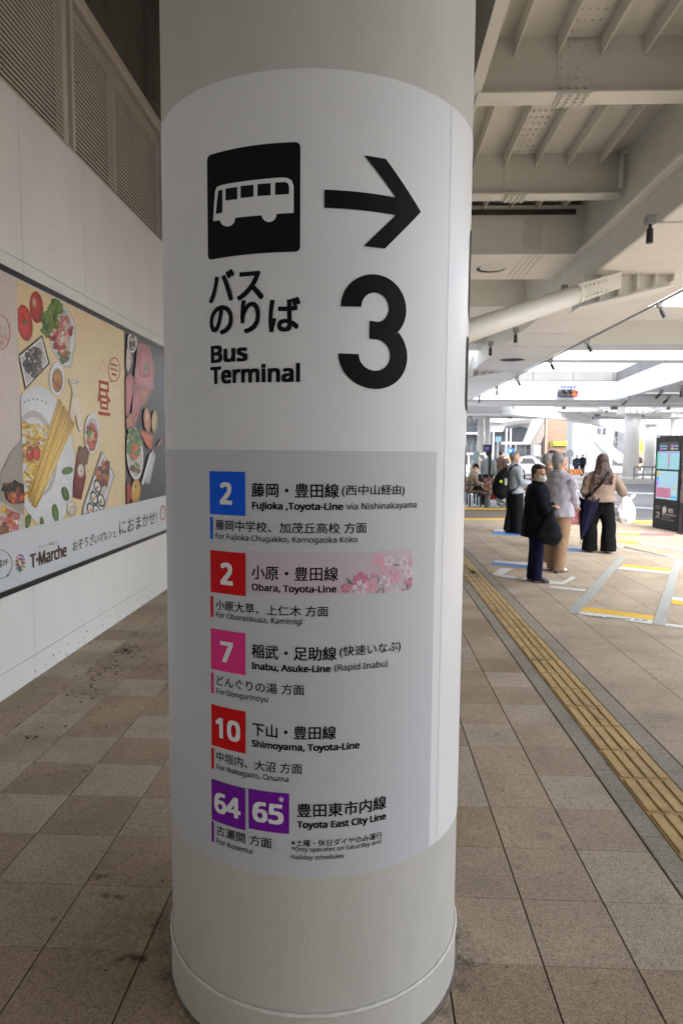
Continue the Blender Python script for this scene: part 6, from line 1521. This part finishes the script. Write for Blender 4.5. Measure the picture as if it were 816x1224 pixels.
# --- standing group behind
c = G(570, 594); person((c.x, c.y, 0), 1.66, 20, 'person in a cream jacket and grey hat seen from behind, left of the grey jacket', .014, .018, top=cloth('cream', (186, 178, 164)), trouser=blk2, shoes=shoe_b, hair=hair_m('grey', (150, 148, 146)), hair_kind='crop', mask=False, cap=cloth('hat_grey', (120, 130, 138)))
c = G(580, 596); person((c.x, c.y - .4, 0), 1.68, 35, 'person in a grey jacket and black trousers standing behind the seated person', .014, .018, top=cloth('grey_green', (130, 136, 134)), top_hem=.52, trouser=blk2, shoes=shoe_b, hair=hair_m('black', (38, 32, 30)), hair_kind='crop', mask=True, head_yaw=30)
c = G(597, 592); person((c.x, c.y, 0), 1.70, 55, 'man in a dark brown jacket and black trousers standing alone behind the walking frame', .014, .018, top=cloth('dark_brown', (84, 66, 58)), top_hem=.50, trouser=blk2, shoes=shoe_b, hair=hair_m('black', (38, 32, 30)), hair_kind='crop', mask=True, arms={'L': ((-.112, 0, .785), (-.14, .02, .64), (-.09, .09, .60)), 'R': ((.112, 0, .785), (.15, .01, .64), (.12, .05, .50))})
# --- far figures
c = G(688, 567); e, T, AR, LG, HP = person((c.x, c.y, -.15), 1.65, 200, 'distant worker in a lime safety vest and dark clothes beside the road', .02, .024, top=cloth('work_navy', (40, 48, 66)), trouser=cloth('work_navy', (40, 48, 66)), shoes=shoe_b, hair=hair_m('black', (38, 32, 30)), hair_kind='crop', mask=False, cap=cloth('cap_blue', (90, 150, 220)))
Q = MB(); Q.tube([T(0, 0, .55), T(0, 0, .70), T(0, 0, .79)], [(.080 * 1.65, .108 * 1.65), (.080 * 1.65, .112 * 1.65), (.066 * 1.65, .10 * 1.65)], 16, ref=(0, 1, 0)); Q.build('safety_vest', cloth('vest_lime', (110, 150, 40)), e, smooth=True)
c = G(695, 565); person((c.x, c.y, -.15), 1.72, 10, 'distant person in dark clothes and a light blue cap behind the long haired woman', .02, .024, top=cloth('work_navy', (40, 48, 66)), trouser=blk2, shoes=shoe_b, hair=hair_m('black', (38, 32, 30)), hair_kind='crop', mask=False, cap=cloth('cap_blue', (90, 150, 220)))
c = G(763.5, 561); e, T, AR, LG, HP = person((c.x, c.y, -.15), 1.66, 185, 'distant person in a dark suit with a beige bag between the two thick far columns', .02, .024, top=cloth('suit', (50, 52, 58)), trouser=blk2, shoes=shoe_b, hair=hair_m('black', (38, 32, 30)), hair_kind='crop', mask=False)
Q = MB(); Q.bbox(-.1, .25, .2, .32, .35, .75, .04); o = Q.build('beige_bag', mat('bag_beige', srgb(200, 150, 120), .6)); o.location = e.location; o.rotation_euler = e.rotation_euler; tag(o, 'beige bag held by the distant person in the dark suit', 'bag')
# --- person at the right edge, in front of the display
c = G(812, 638); H = 1.58
person((c.x + .10, c.y - .1, 0), H, 275, 'person in grey clothes partly cut off beside the digital display', .012, .015, top=cloth('mid_grey', (128, 126, 128)), top_hem=.40, top_pad=.03, trouser=cloth('slate', (70, 74, 86)), tw=1.2, shoes=shoe_b, hair=hair_m('black', (38, 32, 30)), hair_kind='short', mask=True)
finish()
